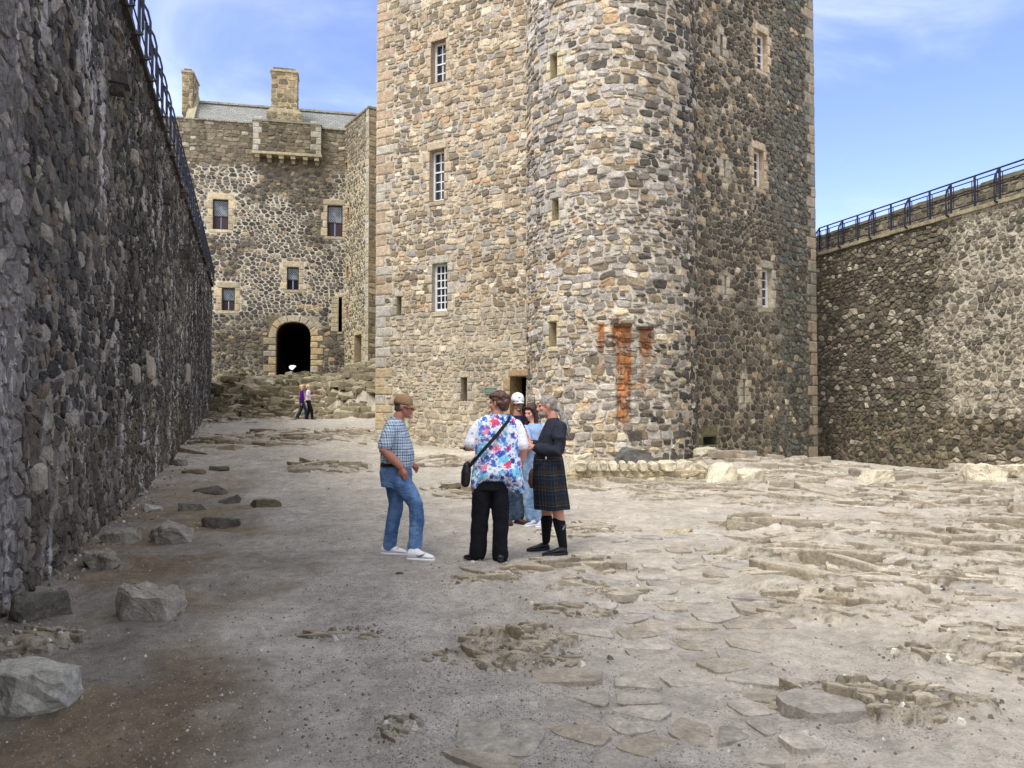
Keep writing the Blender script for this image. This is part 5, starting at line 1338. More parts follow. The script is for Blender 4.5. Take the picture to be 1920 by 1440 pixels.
# ---------------- man in the checked shirt
P = Person('check', 'man in tan cap, blue checked shirt, jeans and white trainers, hand in pocket'); J = P.J
bm = B(); hc = J(758, 763); M = P.frame(hc, -8, -4)
head(bm, M, 1.06); sh_n = J(737, 800, -.17); sh_f = J(738, 799, .19)
limb(bm, [(J(750, 778), .058), (J(745, 792), .062), (J(742, 802), .08)], 14)
stack(bm, [(-.11, 0, .86, .09, .12), (-.10, 0, 1.0, .12, .13), (-.11, 0, 1.2, .10, .14), (-.13, 0, 1.36, .06, .13)])
el = J(727, 842, -.25); wr = J(757, 873, -.2)
limb(bm, [(sh_n * .8 + el * .2, .04), ((sh_n + el) / 2, .05), (el, .05), ((el * .6 + wr * .4), .05), (wr, .034)])
hand(bm, wr, (.45, .06, -.9), (.1, -1, .1), 1, .35)
el2 = J(730, 842, .27); wr2 = J(764, 870, .26); limb(bm, [(sh_f * .8 + el2 * .2, .04), (el2, .046), (wr2, .03)]); hand(bm, wr2, (.6, -.1, -.6), (0, 1, .2), -1, .5)
for (h, k_, a) in ((J(743, 888, -.08), J(786, 943, -.1), J(781, 1015, -.1)), (J(742, 888, .08), J(741, 948, .1), J(729, 1018, .12))): limb(bm, [(h, .075), (k_, .05), (a, .035)])
body = finish(bm, 'body', S_tan, P.root, .0065, 2); eyes(M, body)
# shirt
bm = B()
def px_row(y, x0, x1, ry, cy=0): a = J(x0, y); b_ = J(x1, y); return ((a.x + b_.x) / 2, cy, a.z, (b_.x - a.x) / 2, ry)
stack(bm, [px_row(878, 714, 775, .158), px_row(868, 714, 776, .165), px_row(852, 714, 777, .172), px_row(835, 716, 774, .175), px_row(818, 718, 768, .185), px_row(803, 722, 762, .195), px_row(793, 727, 757, .165), px_row(785, 733, 756, .09)], 24)
finish(bm, 'shirt', M_plaid, P.root, .01, 4, (.09, .022))
for nm, s0, e0 in (('sleeve', sh_n, el), ('sleeve', sh_f, el2)):
    bm = B(); mid = s0 + (e0 - s0) * .80; limb(bm, [(s0 + Vector((0, .03 if s0.y < 0 else -.03, .005)), .07), (s0 + (e0 - s0) * .35, .078), (mid, .074)], 16, 1, True); finish(bm, nm, M_plaid, P.root, .009, 3, (.07, .018))
bm = B(); ck = [J(741, 791), J(748, 785), J(755, 792)]
limb(bm, [(J(735, 783, 0), .02), (J(742, 786, -.075), .016), (J(757, 795, -.045), .012)], 8); limb(bm, [(J(735, 783, 0), .02), (J(742, 786, .075), .016), (J(757, 795, .045), .012)], 8); finish(bm, 'collar', M_plaid, P.root, .006, 2)
# jeans
bm = B(); stack(bm, [px_row(869, 716, 771, .16), px_row(882, 713, 772, .168), px_row(898, 714, 774, .165), px_row(912, 716, 772, .15)], 22)
limb(bm, [(J(750, 897, -.075), .112), (J(768, 920, -.095), .098), (J(783, 943, -.11), .08), (J(785, 975, -.115), .076), (J(783, 1005, -.12), .074), (J(781, 1021, -.12), .076)], 18)
limb(bm, [(J(737, 897, .075), .112), (J(740, 925, .085), .092), (J(741, 948, .10), .08), (J(735, 980, .12), .074), (J(730, 1010, .13), .072), (J(728, 1026, .13), .074)], 18)
jn = finish(bm, 'jeans', M_jean, P.root, .009, 3, (.08, .022))
bm = B(); limb(bm, [(J(758, 877, -.165), .006), (J(764, 886, -.172), .006), (J(772, 888, -.15), .006)], 6); finish(bm, 'pocket', M_jean2, jn, 0)
bm = B(); stack(bm, [px_row(868, 714.5, 772, .168), px_row(874, 714, 772, .171)], 26); finish(bm, 'belt', M_belt, P.root, 0)
for (h_, t_) in (((768, 1041, -.16), (819, 1040, -.19)), ((712, 1044, .14), (762, 1042, .10))):
    hh = J(*h_); tt = J(*t_); hh.z = tt.z = 0; so = shoe(P, hh, tt, M_shoe, .135, .054, M_shoe)
    fy = min(hh.y, tt.y) if h_[2] < 0 else hh.y; swoosh(so, (hh.x + .1, hh.y - .052 - (0.008 if h_[2] < 0 else .0), .05), (.98, -.08, .02), (0, 0, 1), .11, M_swo, (0, -1, .1))
bm = B(); M2 = M; 
for (c_, r_) in (((0, -.05, -.02), (.07, .055, .05)), ((0, -.02, .03), (.08, .095, .07))): ell(bm, c_, r_, M, 14)
finish(bm, 'hair', H_greyd, P.root, .008, 2); cap(P, M, M_khaki, visor_len=.085); glasses(P, M, P.root)

# ---------------- woman in the floral tunic (back view)
P = Person('floral', 'woman seen from behind in white floral tunic, black trousers and short brown curls'); J = P.J
bm = B(); hc = J(934, 764); M = P.frame(hc, 150, -6, 0, .97); head(bm, M, 1.0)
limb(bm, [(J(934, 780), .055), (J(933, 792), .06), (J(933, 802), .08)], 14)
stack(bm, [(.06, 0, .85, .13, .09), (.07, 0, 1.0, .12, .09), (.09, 0, 1.2, .12, .09), (.10, 0, 1.34, .12, .06)])
shl = J(896, 806, 0); shr = J(971, 806, 0); ell_ = J(880, 846, -.02); wl = J(877, 850, .2); elr = J(980, 850, -.02); wrr = J(975, 886, .12)
limb(bm, [(shl * .8 + ell_ * .2, .04), (ell_, .05), (ell_ * .5 + wl * .5, .044), (wl, .03)]); hand(bm, wl, (-.25, .9, .1), (0, 0, 1), 1, .55)
limb(bm, [(shr * .8 + elr * .2, .04), (elr, .05), (elr * .5 + wrr * .5, .044), (wrr, .03)]); hand(bm, wrr, (-.5, .8, -.1), (1, 0, 0), 1, .5)
for (h, a) in ((J(898, 925), J(897, 1040)), (J(937, 925), J(938, 1044))): limb(bm, [(h, .075), ((h + a) / 2, .05), (a, .035)])
body = finish(bm, 'body', S_pink, P.root, .0065, 2); eyes(M, body)
bm = B(); r2 = random.Random(9)
for (c_, r_) in (((0, -.03, .035), (.088, .095, .09)), ((0, -.07, -.035), (.072, .05, .065)), ((.0, .035, .075), (.075, .06, .045))): ell(bm, c_, r_, M, 16)
for i in range(90):
    a = r2.uniform(0, 6.28); e = r2.uniform(-.7, 1.5); v = Vector((math.cos(a) * math.cos(e), math.sin(a) * math.cos(e), math.sin(e)))
    if v.y > .35 and v.z < .5: continue
    ell(bm, (v.x * .085, -.03 + v.y * .098, .025 + v.z * .095), (.019, .019, .017), M, 8)
finish(bm, 'hair', H_brown, P.root, .007, 1)
# tunic with flared, pointed hem
bm = B(); n = 48; rings = []
rowsT = [(784, 916, 950, .055, 0), (789, 906, 962, .08, 0), (797, 894, 972, .10, 0), (810, 889, 976, .122, 0), (830, 890, 975, .132, 0), (855, 891, 974, .140, 0), (875, 888, 977, .15, .2), (895, 884, 981, .165, .6), (912, 881, 986, .18, 1)]
for (y, x0, x1, ry, hem) in rowsT:
    a_, b_ = J(x0, y), J(x1, y); cx_, rx = (a_.x + b_.x) / 2, (b_.x - a_.x) / 2; ring = []
    for k in range(n):
        th = 2 * math.pi * k / n; cs_, sn_ = math.cos(th), math.sin(th); rip = 1 + hem * .05 * math.sin(th * 7 + 1) + hem * .03 * math.sin(th * 11)
        z = a_.z - hem * (.19 * abs(cs_) ** 8 - .05 * max(0, -sn_) ** 2 * (1 - abs(cs_)))
        ring.append(Vector((cx_ + rx * math.copysign(abs(cs_) ** .85, cs_) * rip, ry * math.copysign(abs(sn_) ** .85, sn_) * rip, z)))
    rings.append(ring)
ring_loft(bm, rings[::-1]); tun = finish(bm, 'tunic', M_floral, P.root, 0)
m_ = tun.modifiers.new('s', 'SUBSURF'); m_.levels = 2; m_.render_levels = 2
tx = bpy.data.textures.new('tunic_folds', 'CLOUDS'); tx.noise_scale = .1; m_ = tun.modifiers.new('d', 'DISPLACE'); m_.texture = tx; m_.strength = .03; m_.texture_coords = 'LOCAL'
for s0, e0, ry_ in ((shl, ell_, -1), (shr, elr, 1)):
    bm = B(); limb(bm, [(s0 - Vector((.02 * ry_, 0, -.0)), .068), (s0 + (e0 - s0) * .35, .068), (s0 + (e0 - s0) * .85, .07)], 16); finish(bm, 'sleeve', M_slv, P.root, .009, 3, (.07, .016))
bm = B(); stack(bm, [(J(920, 0).x, 0, J(0, 895).z, .15, .10), (J(920, 0).x, 0, J(0, 912).z, .165, .12), (J(920, 0).x, 0, J(0, 926).z, .175, .125)], 22)
limb(bm, [(J(904, 928), .102), (J(902, 950), .098), (J(900, 985), .088), (J(898, 1015), .086), (J(896, 1044), .09)], 18); limb(bm, [(J(935, 928), .10), (J(938, 950), .095), (J(939, 985), .083), (J(938, 1015), .08), (J(938, 1050), .085)], 18)
finish(bm, 'trousers', M_blackc, P.root, .009, 3, (.09, .02))
for (h_, t_) in (((897, 1050, -.06), (872, 1046, .13)), ((939, 1055, -.1), (937, 1050, .14))):
    hh = J(*h_); tt = J(*t_); hh.z = tt.z = 0; shoe(P, hh, tt, M_bleath, .085, .046)
# shoulder bag: strap round the body and the bag at the left hip
gx = empty('shoulder_bag', (P.X - .21, P.D - .02, P.Z + .88), 'small black shoulder bag hanging at the left hip of the woman in florals', 'bag'); off = Vector((-.21, -.02, .88))
bm = B(); stack(bm, [(-.015, 0, -.13, .03, .10), (-.018, 0, -.1, .045, .125), (-.01, 0, .02, .05, .13), (.0, 0, .1, .035, .11), (0, 0, .12, .015, .09)], 20, .7); finish(bm, 'bag_body', M_bleath, gx, .009, 2)
mb_ = MB(); pts = [J(956, 789, -.06), J(953, 797, -.125), J(944, 808, -.145), J(930, 826, -.152), J(912, 846, -.16), J(895, 866, -.15), J(884, 880, -.10), J(877, 888, -.03)]
ptf = [J(956, 789, -.06), J(955, 793, .05), J(945, 805, .13), J(915, 845, .16), J(890, 870, .14), J(878, 886, .05)]
for pp_ in (pts, ptf):
    w_ = .017
    vs = []; pp2 = [p - off for p in pp_]
    for i, p in enumerate(pp2):
        d = (pp2[min(i + 1, len(pp2) - 1)] - pp2[max(0, i - 1)]).normalized(); nn = Vector((p.x + off.x - .08, (p.y) * 1.6, 0)).normalized(); sd_ = d.cross(nn).normalized()
        for (a_, b_) in ((-w_, 0), (w_, 0), (w_, .006), (-w_, .006)): vs.append(tuple(p + sd_ * a_ + nn * b_))
    fs = [(i * 4 + k, i * 4 + (k + 1) % 4, i * 4 + 4 + (k + 1) % 4, i * 4 + 4 + k) for i in range(len(pp2) - 1) for k in range(4)]; mb_.add(vs, fs, (1, 1, 1))
mb_.build('strap', M_bleath, gx)
def phone(name_label, P, c, d, up, mat, k=1.0):
    d = Vector(d).normalized(); up = (Vector(up) - d * Vector(up).dot(d)).normalized(); s_ = d.cross(up); c = Vector(c)
    o = empty('phone', (P.X + c.x, P.D + c.y, P.Z + c.z), name_label, 'phone'); bm = B()
    vs = [bm.verts.new(d * a * .075 * k + s_ * b_ * .038 * k + up * e * .005) for e in (-1, 1) for a in (-1, 1) for b_ in (-1, 1)]
    for f in ((0, 1, 3, 2), (4, 6, 7, 5), (0, 4, 5, 1), (2, 3, 7, 6), (0, 2, 6, 4), (1, 5, 7, 3)): bm.faces.new([vs[i] for i in f])
    bmesh.ops.bevel(bm, geom=bm.edges[:], offset=.0035, segments=2, affect='EDGES'); finish(bm, 'case', mat, o, 0)
    bm = B(); q = [bm.verts.new(d * a * .07 * k + s_ * b_ * .034 * k + up * .0056) for a, b_ in ((-1, -1), (-1, 1), (1, 1), (1, -1))]; bm.faces.new(q); finish(bm, 'screen', M_lens, o, 0); return o
phone('black phone in the left hand of the woman in the floral tunic', P, wl + Vector((-.02, .09, -.02)), (-.9, .3, .15), (0, 0, 1), M_phoneb)

# ---------------- kilted man
P = Person('kilt', 'man with long grey ponytail in dark shirt, green tartan kilt and black socks'); J = P.J
bm = B(); hc = J(1025, 763); M = P.frame(hc, 184, -3); head(bm, M, 1.02, .85)
limb(bm, [(J(1034, 776), .058), (J(1037, 790), .064), (J(1038, 800), .08)], 14)
stack(bm, [(-.01, 0, .9, .10, .10), (-.01, 0, 1.05, .10, .11), (.03, 0, 1.25, .10, .13), (.045, 0, 1.36, .06, .12)])
sn = J(1048, 801, -.16); sf = J(1040, 800, .18); en = J(1044, 845, -.22); wn = J(1002, 838, -.12); ef = J(1020, 845, .2); wf = J(996, 832, .02)
limb(bm, [(sn * .8 + en * .2, .04), (en, .04), (wn, .032)]); hand(bm, wn, (-.95, .2, .35), (0, -.5, .8), -1, .7)
limb(bm, [(sf * .8 + ef * .2, .04), (ef, .04), (wf, .032)]); hand(bm, wf, (-.8, .1, .6), (-.3, -.2, .9), -1, .55)
for (h, k_, a) in ((J(1028, 912, .08), J(1026, 957, .12), J(1025, 1012, .17)), (J(1034, 912, -.06), J(1045, 957, -.06), J(1055, 1020, -.06))): limb(bm, [(h, .075), (k_, .064), (k_ * .7 + a * .3, .056), (a, .038)], 14)
body = finish(bm, 'body', S_pink, P.root, .0065, 2); eyes(M, body)
bm = B()
ell(bm, (0, -.018, .038), (.079, .099, .088), M, 18); ell(bm, (0, -.06, -.01), (.066, .05, .055), M, 14)
limb(bm, [(J(1043, 762), .026), (J(1048, 768, -.02), .03), (J(1054, 780, -.03), .034), (J(1058, 793, -.05), .036), (J(1062, 806, -.04), .03), (J(1064, 816, -.04), .014)], 12)
limb(bm, [(J(1050, 770, .02), .02), (J(1061, 790, -.02), .022), (J(1067, 808, -.02), .012)], 8)
finish(bm, 'hair', H_grey, P.root, .007, 2, (.02, .012))
bm = B(); ell(bm, (0, .052, -.078), (.056, .05, .042), M, 14); ell(bm, (0, .088, -.05), (.024, .012, .007), M, 10); ell(bm, (0, .075, -.105), (.03, .028, .025), M, 10); finish(bm, 'beard', H_grey, P.root, .006, 1, (.012, .006))
bm = B(); stack(bm, [px_row(858, 1005, 1052, .155), px_row(845, 1003, 1058, .165), px_row(828, 1008, 1061, .175), px_row(812, 1014, 1060, .18), px_row(800, 1020, 1056, .165), px_row(791, 1024, 1050, .12), px_row(784, 1028, 1047, .07)], 24)
finish(bm, 'shirt', M_char, P.root, .01, 3, (.09, .025))
for s0, e0, w0 in ((sn, en, wn), (sf, ef, wf)):
    bm = B(); limb(bm, [(s0 + Vector((0, .03 if s0.y < 0 else -.03, 0)), .075), (s0 * .5 + e0 * .5, .08), (e0, .074), (e0 * .5 + w0 * .5, .07), (w0 * .92 + e0 * .08, .046)], 16); finish(bm, 'sleeve', M_char, P.root, .009, 3, (.07, .022))
# kilt with pleats
bm = B(); n = 144; uvl = bm.loops.layers.uv.new('uv'); rings = []; zs_ = []
for (y, x0, x1, ry) in ((853, 1002, 1053, .155), (862, 1000, 1056, .165), (885, 999, 1059, .18), (912, 999, 1062, .195), (935, 1000, 1065, .205), (953, 1001, 1067, .215)):
    a_, b_ = J(x0, y), J(x1, y); cx_, rx = (a_.x + b_.x) / 2, (b_.x - a_.x) / 2; ring = []; dz = (953 - y) / 100
    for k in range(n):
        th = 2 * math.pi * k / n; front = sstep(.5, .95, -math.cos(th)); saw = ((k * 30 / n) % 1.0); amp = (.017 * (1.1 - dz)) * (1 - float(front))
        q = 1 + amp / .2 * (saw - .5) * 1.6; ring.append(bm.verts.new((cx_ + rx * q * math.cos(th), ry * q * math.sin(th), a_.z + .004 * math.sin(th * 5))))
    rings.append(ring); zs_.append(a_.z)
for j in range(len(rings) - 1):
    for k in range(n):
        f = bm.faces.new((rings[j][k], rings[j + 1][k], rings[j + 1][(k + 1) % n], rings[j][(k + 1) % n]))
        for lp, (kk, jj) in zip(f.loops, ((k, j), (k, j + 1), (k + 1, j + 1), (k + 1, j))): lp[uvl].uv = (kk / n * 1.28 * 1.0, zs_[jj])
bm.faces.new(rings[0]); bm.faces.new([bm.verts.new(v.co + Vector((0, 0, .02))) for v in rings[-1]][::-1])
me = bpy.data.meshes.new('kilt'); bm.to_mesh(me); bm.free(); me.materials.append(M_tartan); kl = bpy.data.objects.new('kilt', me); C.objects.link(kl); kl.parent = P.root
bm = B(); stack(bm, [px_row(859, 1001.5, 1054, .163), px_row(852, 1001.5, 1053.5, .163)], 26); bl = finish(bm, 'belt', M_belt, P.root, 0)
bm = B(); ell(bm, tuple(J(1022, 857, -.172)), (.012, .006, .022), None, 8); finish(bm, 'buckle', M_buckle, bl, 0)
bm = B(); stack(bm, [(J(997, 0).x, -.02, J(0, 915).z, .02, .05), (J(995, 0).x, -.02, J(0, 905).z, .03, .07), (J(996, 0).x, -.02, J(0, 888).z, .028, .075), (J(998, 0).x, -.02, J(0, 879).z, .015, .05)], 16, .7); spr = finish(bm, 'sporran', M_brleath, P.root, .008, 2)
mb_ = MB(); tube_into(mb_, [J(1022, 858, -.168), J(1012, 864, -.16), J(1003, 873, -.12), J(998, 880, -.06)], .005); mb_.build('strap', M_bleath).parent = spr
for (k_, a) in ((J(1026, 960, .12), J(1025, 1018, .17)), (J(1045, 960, -.06), J(1055, 1024, -.06))):
    bm = B(); limb(bm, [(k_ + Vector((0, 0, -.075)), .06), (k_ * .7 + a * .3, .068), (k_ * .35 + a * .65, .054), (a, .045)], 16); so = finish(bm, 'sock', M_sock, P.root, .007, 2)
bm = B()
for (x_, z_) in ((1052, 981), (1056, 985), (1059, 982), (1054, 988)): ell(bm, tuple(J(x_, z_, -.115)), (.012, .006, .016), None, 8)
finish(bm, 'flash', M_swo, so, 0)
for (h_, t_) in (((1031, 1022, .2), (989, 1018, .12)), ((1062, 1034, -.08), (1016, 1028, -.14))):
    hh = J(*h_); tt = J(*t_); zz = .0; hh.z = tt.z = 0; shoe(P, hh, tt, M_bleath, .085, .046)

# ---------------- man in the white cap behind
P = Person('navy', 'man in white cap and sunglasses, navy top and blue jeans, standing behind'); J = P.J
bm = B(); hc = J(971, 759); M = P.frame(hc, -72, -3); head(bm, M, 1.0)
limb(bm, [(J(971, 774), .056), (J(971, 786), .07)], 14); stack(bm, [(.02, 0, .9, .12, .09), (.03, 0, 1.2, .13, .09), (.04, 0, 1.36, .13, .06)])
s1 = J(944, 790); s2 = J(998, 790); e1 = J(936, 828); e2 = J(1003, 828); w1 = J(951, 845, -.2); w2 = J(988, 840, -.25)
for s0, e0, w0 in ((s1, e1, w1), (s2, e2, w2)): limb(bm, [(s0 * .8 + e0 * .2, .04), (e0, .046), (w0, .03)]); hand(bm, w0, (.3 if s0 is s1 else -.6, -.7, .1), (0, 0, 1), 1, .6)
for x_ in (957, 973): limb(bm, [(J(x_, 890), .08), (J(x_, 975), .045)])
body = finish(bm, 'body', S_tan, P.root, .0065, 2)
bm = B(); stack(bm, [px_row(872, 944, 992, .135), px_row(840, 945, 992, .14), px_row(810, 943, 995, .145), px_row(794, 945, 996, .12), px_row(783, 956, 986, .09)], 22); finish(bm, 'shirt', M_navy, P.root, .01, 3, (.09, .02))
for s0, e0 in ((s1, e1), (s2, e2)): bm = B(); limb(bm, [(s0, .072), (s0 * .3 + e0 * .7, .074)], 14); finish(bm, 'sleeve', M_navy, P.root, .009, 2)
bm = B(); stack(bm, [px_row(868, 945, 991, .13), px_row(895, 944, 990, .135), px_row(905, 946, 988, .12)], 20)
limb(bm, [(J(957, 898), .105), (J(955, 935), .085), (J(954, 972), .08)], 16); limb(bm, [(J(975, 898), .105), (J(973, 935), .09), (J(972, 970), .085)], 16); finish(bm, 'jeans', M_jean2, P.root, .009, 2, (.08, .022))
for (h_, t_) in (((951, 982, .05), (956, 986, -.2)), ((966, 980, .02), (991, 981, -.12))):
    hh = J(*h_); tt = J(*t_); hh.z = tt.z = 0; shoe(P, hh, tt, M_brleath, .085, .048)
bm = B(); ell(bm, (0, -.03, .0), (.08, .085, .06), M, 14); finish(bm, 'hair', H_greyd, P.root, .008, 1)
bm = B(); ell(bm, (0, .06, -.09), (.036, .034, .024), M, 12); finish(bm, 'beard', H_grey, P.root, .006, 1)
cp = cap(P, M, M_wcap, visor_len=.05); glasses(P, M, P.root, True)
swoosh(cp, M @ Vector((.03, .088, .075)), M.to_3x3() @ Vector((-1, 0, 0)), M.to_3x3() @ Vector((0, -.35, 1)), .045, M_swo, M.to_3x3() @ Vector((0, 1, .35)))

# ---------------- dark-haired woman looking at a phone
P = Person('blue', 'dark-haired woman in light blue shirt and pale jeans looking at a phone'); J = P.J
bm = B(); hc = J(995, 777); M = P.frame(hc, -128, -16, 0, .95); head(bm, M, .94, .9)
limb(bm, [(J(999, 790), .045), (J(1000, 800), .055)], 14); stack(bm, [(.0, 0, .8, .14, .1), (.0, 0, 1.1, .12, .1), (0, 0, 1.28, .15, .08)])
s1 = J(985, 808, -.1); s2 = J(1018, 806, .05); e1 = J(990, 838, -.22); w1 = J(982, 806, -.32); e2 = J(1012, 842, .0); w2 = J(990, 826, -.25)
limb(bm, [(s1 * .8 + e1 * .2, .035), (e1, .038), (e1 * .45 + w1 * .55, .034), (w1, .024)]); hand(bm, w1, (-.5, -.1, .7), (.6, -.4, .5), -1, .75, k=.92)
limb(bm, [(s2 * .8 + e2 * .2, .035), (e2, .038), (w2, .025)]); hand(bm, w2, (-.6, -.4, .6), (0, -1, .1), 1, .6, k=.92)
for x_ in (990, 1006): limb(bm, [(J(x_, 890), .075), (J(x_ + 2, 975), .04)])
body = finish(bm, 'body', S_fair, P.root, .0065, 2); eyes(M, body)
bm = B(); ell(bm, (0, -.022, .045), (.088, .1, .084), M, 16); ell(bm, (0, .05, .085), (.06, .035, .028), M, 12); ell(bm, (0, -.07, -.06), (.085, .05, .11), M, 14)
for sx in (-1, 1): limb(bm, [(M @ Vector((sx * .07, .03, .06)), .03), (M @ Vector((sx * .088, .01, -.03)), .03), (M @ Vector((sx * .085, .02, -.12)), .034), (M @ Vector((sx * .08, .05, -.2)), .028), (M @ Vector((sx * .07, .06, -.25)), .014)], 10)
finish(bm, 'hair', H_dark, P.root, .008, 2, (.03, .012))
bm = B(); stack(bm, [px_row(872, 983, 1015, .11), px_row(850, 986, 1013, .10), px_row(825, 987, 1016, .11), px_row(808, 986, 1018, .10), px_row(798, 992, 1013, .07)], 20); finish(bm, 'shirt', M_lblue, P.root, .009, 3, (.08, .02))
for s0, e0 in ((s1, e1), (s2, e2)): bm = B(); limb(bm, [(s0, .058), (s0 * .35 + e0 * .65, .06)], 14); finish(bm, 'sleeve', M_lblue, P.root, .009, 2)
bm = B(); limb(bm, [(w1 * .85 + e1 * .15 + Vector((-.004, 0, 0)), .029), (w1 * .8 + e1 * .2, .029)], 12, 1, False); finish(bm, 'wristband', M_bleath, P.root, 0)
bm = B(); stack(bm, [px_row(866, 979, 1018, .12), px_row(890, 978, 1020, .13), px_row(903, 980, 1018, .12)], 20); limb(bm, [(J(989, 896), .095), (J(990, 935), .07), (J(993, 974), .06)], 14); limb(bm, [(J(1010, 896), .095), (J(1008, 935), .075), (J(1007, 976), .066)], 14); finish(bm, 'jeans', M_jean3, P.root, .009, 2, (.08, .02))
for (h_, t_) in (((1008, 986, 0), (984, 987, -.12)), ((1018, 988, .0), (1006, 990, -.2))):
    hh = J(*h_); tt = J(*t_); hh.z = tt.z = 0; so = shoe(P, hh, tt, M_greyshoe, .085, .042, M_shoe)
    if h_[0] == 1008: swoosh(so, hh + Vector((-.05, -.055, .045)), (-.9, -.43, 0), (0, 0, 1), .09, M_bleath, (.4, -.9, .1))
phone('dark red phone held up by the dark-haired woman in light blue', P, w1 + Vector((-.05, -.05, .06)), (-.55, -.15, .75), (.5, -.6, .3), M_phone)

# ---------------- two women far off by the rocks
def far_person(key, label, facing, topmat, legmat, hair, slv, long_hair, card=False):
    P = Person(key, label); k = 1.64; root = P.root; f = Vector((math.cos(R(facing)), math.sin(R(facing)), 0)); s_ = Vector((-f.y, f.x, 0)); Z = Vector((0, 0, 1))
    bm = B(); M = P.frame(Z * 1.5, facing, -8 if not card else -20, 0, .95); head(bm, M)
    limb(bm, [(Z * 1.4, .048), (Z * 1.33, .06)]); limb(bm, [(Z * .9, .12), (Z * 1.25, .12)])
    hips = Z * .88
    lf = hips + s_ * .08; rf = hips - s_ * .08; fl = -f * .22 + s_ * .07; fr = f * .22 - s_ * .07
    if card: fl, fr = -f * .08 + s_ * .08, f * .2 - s_ * .06
    arms = []
    for sg in (1, -1):
        sh = Z * 1.3 + s_ * sg * .17
        if card: e = sh - Z * .26 + s_ * sg * .05; w_ = e + f * .26 + Z * .06 - s_ * sg * .06; dd_ = f
        else: e = sh - Z * .27 - f * .03 + s_ * sg * .04; w_ = e - Z * .25 + f * (.05 if sg > 0 else .0); dd_ = -Z + f * .1
        arms.append((sh, e, w_)); limb(bm, [(sh, .045), (e, .038), (w_, .026)]); hand(bm, w_, dd_, s_ * sg, sg, .4)
    for h, a in ((lf, fl), (rf, fr)): kn = (h + a) / 2 + f * .07 + Z * .0; limb(bm, [(h, .08), (kn, .05), (a + Z * .08, .035)])
    finish(bm, 'body', S_fair, root, .012, 1)
    bm = B(); yaw = facing
    stack(bm, [(0, 0, .78 if not card else .86, .11, .17, yaw), (0, 0, .95, .12, .175, yaw), (0, 0, 1.1, .105, .15, yaw), (0, 0, 1.28, .1, .18, yaw), (0, 0, 1.36, .07, .1, yaw)], 18); tp = finish(bm, 'top', topmat, root, .014, 2, (.1, .02))
    for sh, e, w_ in arms:
        bm = B(); limb(bm, [(sh, .062), (e, .056)] + ([] if slv == 'short' else [(w_, .045)]) if slv != 'short' else [(sh, .062), (sh * .35 + e * .65, .064)]); finish(bm, 'sleeve', topmat, root, .012, 2)
    bm = B(); stack(bm, [(0, 0, .95, .11, .16, yaw), (0, 0, .82, .12, .175, yaw)], 16)
    for h, a in ((lf, fl), (rf, fr)): kn = (h + a) / 2 + f * .07; limb(bm, [(h, .095), (kn, .075), (a + Z * .06, .085 if not card else .06)])
    finish(bm, 'trousers', legmat, root, .013, 2)
    bm = B(); ell(bm, (0, -.03, .04), (.088, .095, .09), M, 14); ell(bm, (0, -.07, -.03), (.08, .045, .08), M, 12)
    if long_hair:
        for sx in (-1, 1): limb(bm, [(M @ Vector((sx * .075, .0, .03)), .035), (M @ Vector((sx * .085, .0, -.1)), .04), (M @ Vector((sx * .08, .05, -.28)), .03)])
    finish(bm, 'hair', hair, root, .012, 1)
    for a in (fl, fr): aa = Vector((a.x, a.y, 0)); shoe(P, aa - f * .07, aa + f * .17, M_bleath, .08, .045, voxel=.012)
    return P, arms, f
far_person('purple', 'long-haired blonde woman in purple cardigan and flared jeans by the rocks', 15, M_purple, M_jeand, H_blond, 'long', True)
P, arms, f = far_person('pale', 'short-haired blonde woman in pale top and black trousers reading a pink leaflet', 5, M_pale, M_blackc, H_blond, 'short', False, True)
c_ = arms[1][2] + f * .14 + Vector((0, .06, .03)); gx = empty('leaflet', (P.X + c_.x, P.D + c_.y, P.Z + c_.z), 'small pink leaflet held by the short-haired blonde woman', 'leaflet')
bm = B(); vs = [bm.verts.new((a * .09, b_ * .12, .04 * a + e)) for e in (0, .004) for a, b_ in ((-1, -1), (1, -1), (1, 1), (-1, 1))]
for q in ((0, 3, 2, 1), (4, 5, 6, 7), (0, 1, 5, 4), (1, 2, 6, 5), (2, 3, 7, 6), (3, 0, 4, 7)): bm.faces.new([vs[i] for i in q])
finish(bm, 'page', M_pink, gx, 0)

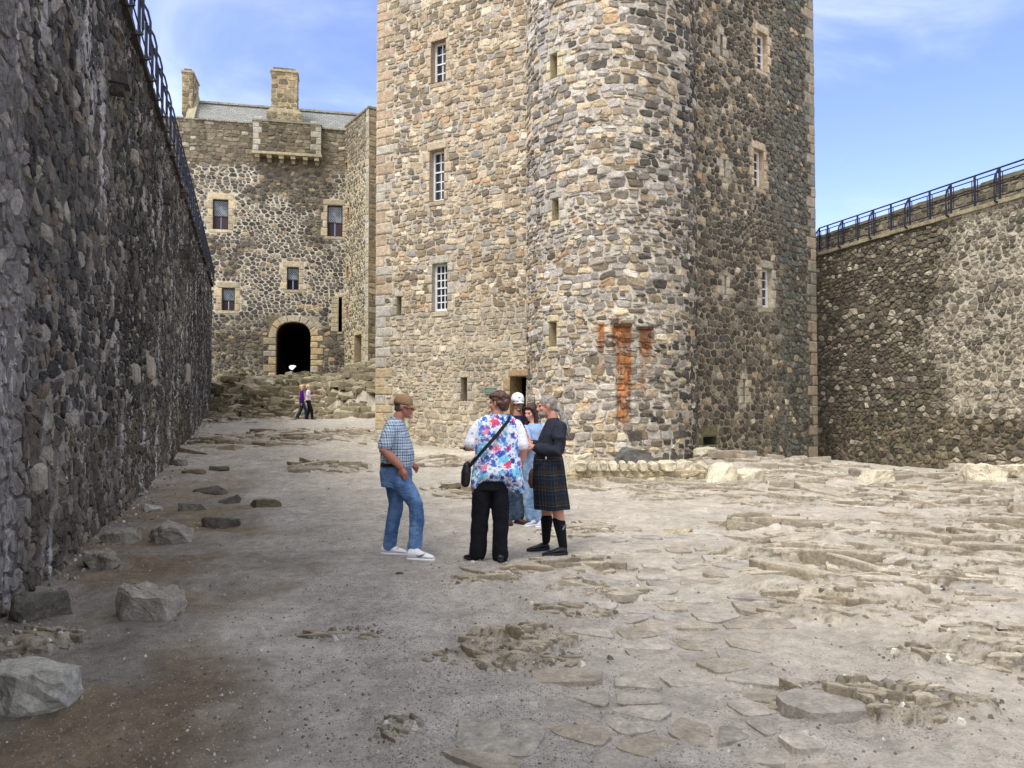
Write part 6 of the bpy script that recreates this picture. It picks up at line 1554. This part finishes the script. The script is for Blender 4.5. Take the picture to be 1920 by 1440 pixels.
# ================================================================== LIGHT & SKY
SUN_EL, SUN_AZ = 56, math.degrees(math.atan2(-.58, -.80))   # direction towards the sun in the XY plane (x,y)=(-.58,-.8)
sd = Vector((-.58, -.8, 0)).normalized() * math.cos(R(SUN_EL)) + Vector((0, 0, math.sin(R(SUN_EL))))
L = bpy.data.lights.new('sun', 'SUN'); L.energy = 1.85; L.angle = R(24); L.color = (1, .965, .92)
lo_ = bpy.data.objects.new('sun', L); C.objects.link(lo_); lo_.rotation_euler = sd.to_track_quat('Z', 'Y').to_euler(); lo_.location = (-10, -10, 30)
w = bpy.data.worlds.new('World'); sc.world = w; w.use_nodes = True; t = NT(w.node_tree); bg = w.node_tree.nodes['Background']
sky = t.add('ShaderNodeTexSky'); sky.sky_type = 'NISHITA'; sky.sun_disc = False; sky.sun_elevation = R(SUN_EL); sky.sun_rotation = math.atan2(sd.x, sd.y); sky.air_density = 1.0; sky.dust_density = .6; sky.ozone_density = 1.5
g = coords(t, 'Generated')
n = t.noise(t.mapping(g, scale=(1.2, 1.2, 3.2), loc=(.35, .2, .1)), 1.7, 7, .55, .6)
n2 = t.noise(t.mapping(g, scale=(1, 1, 1.4), loc=(3.1, 2.2, .7)), 1.1, 3, .5)
f = t.math('MULTIPLY', t.ramp(n, .42, .7), t.ramp(n2, .34, .56))
sp = t.add('ShaderNodeSeparateXYZ'); t.link(g, sp.inputs[0])
hz = t.math('MULTIPLY', t.ramp(sp.outputs[2], .30, .0), .3)
fill_veil = t.math('MULTIPLY', t.math('MAXIMUM', t.ramp(sp.outputs[2], .55, .85), t.ramp(sp.outputs[1], .1, -.4)), t.math('MULTIPLY_ADD', t.ramp(n2, .3, .6), .5, .45))  # added white cloud out of view, overhead and behind the camera, whitens fill light
col = t.mix(1.0, sky.outputs[0], (.86, .81, 1.10), 'MULTIPLY')
f2 = t.math('MAXIMUM', t.math('MULTIPLY', f, .6), hz)
col = t.mix(f2, col, (4.9, 5.3, 7.0))
col = t.mix(fill_veil, col, (5.4, 5.3, 5.2))
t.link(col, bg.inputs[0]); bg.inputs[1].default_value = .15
sc.view_settings.view_transform = 'Standard'; sc.view_settings.look = 'None'; sc.view_settings.exposure = .95; sc.view_settings.gamma = 1
sc.cycles.max_bounces = 5; sc.cycles.diffuse_bounces = 3
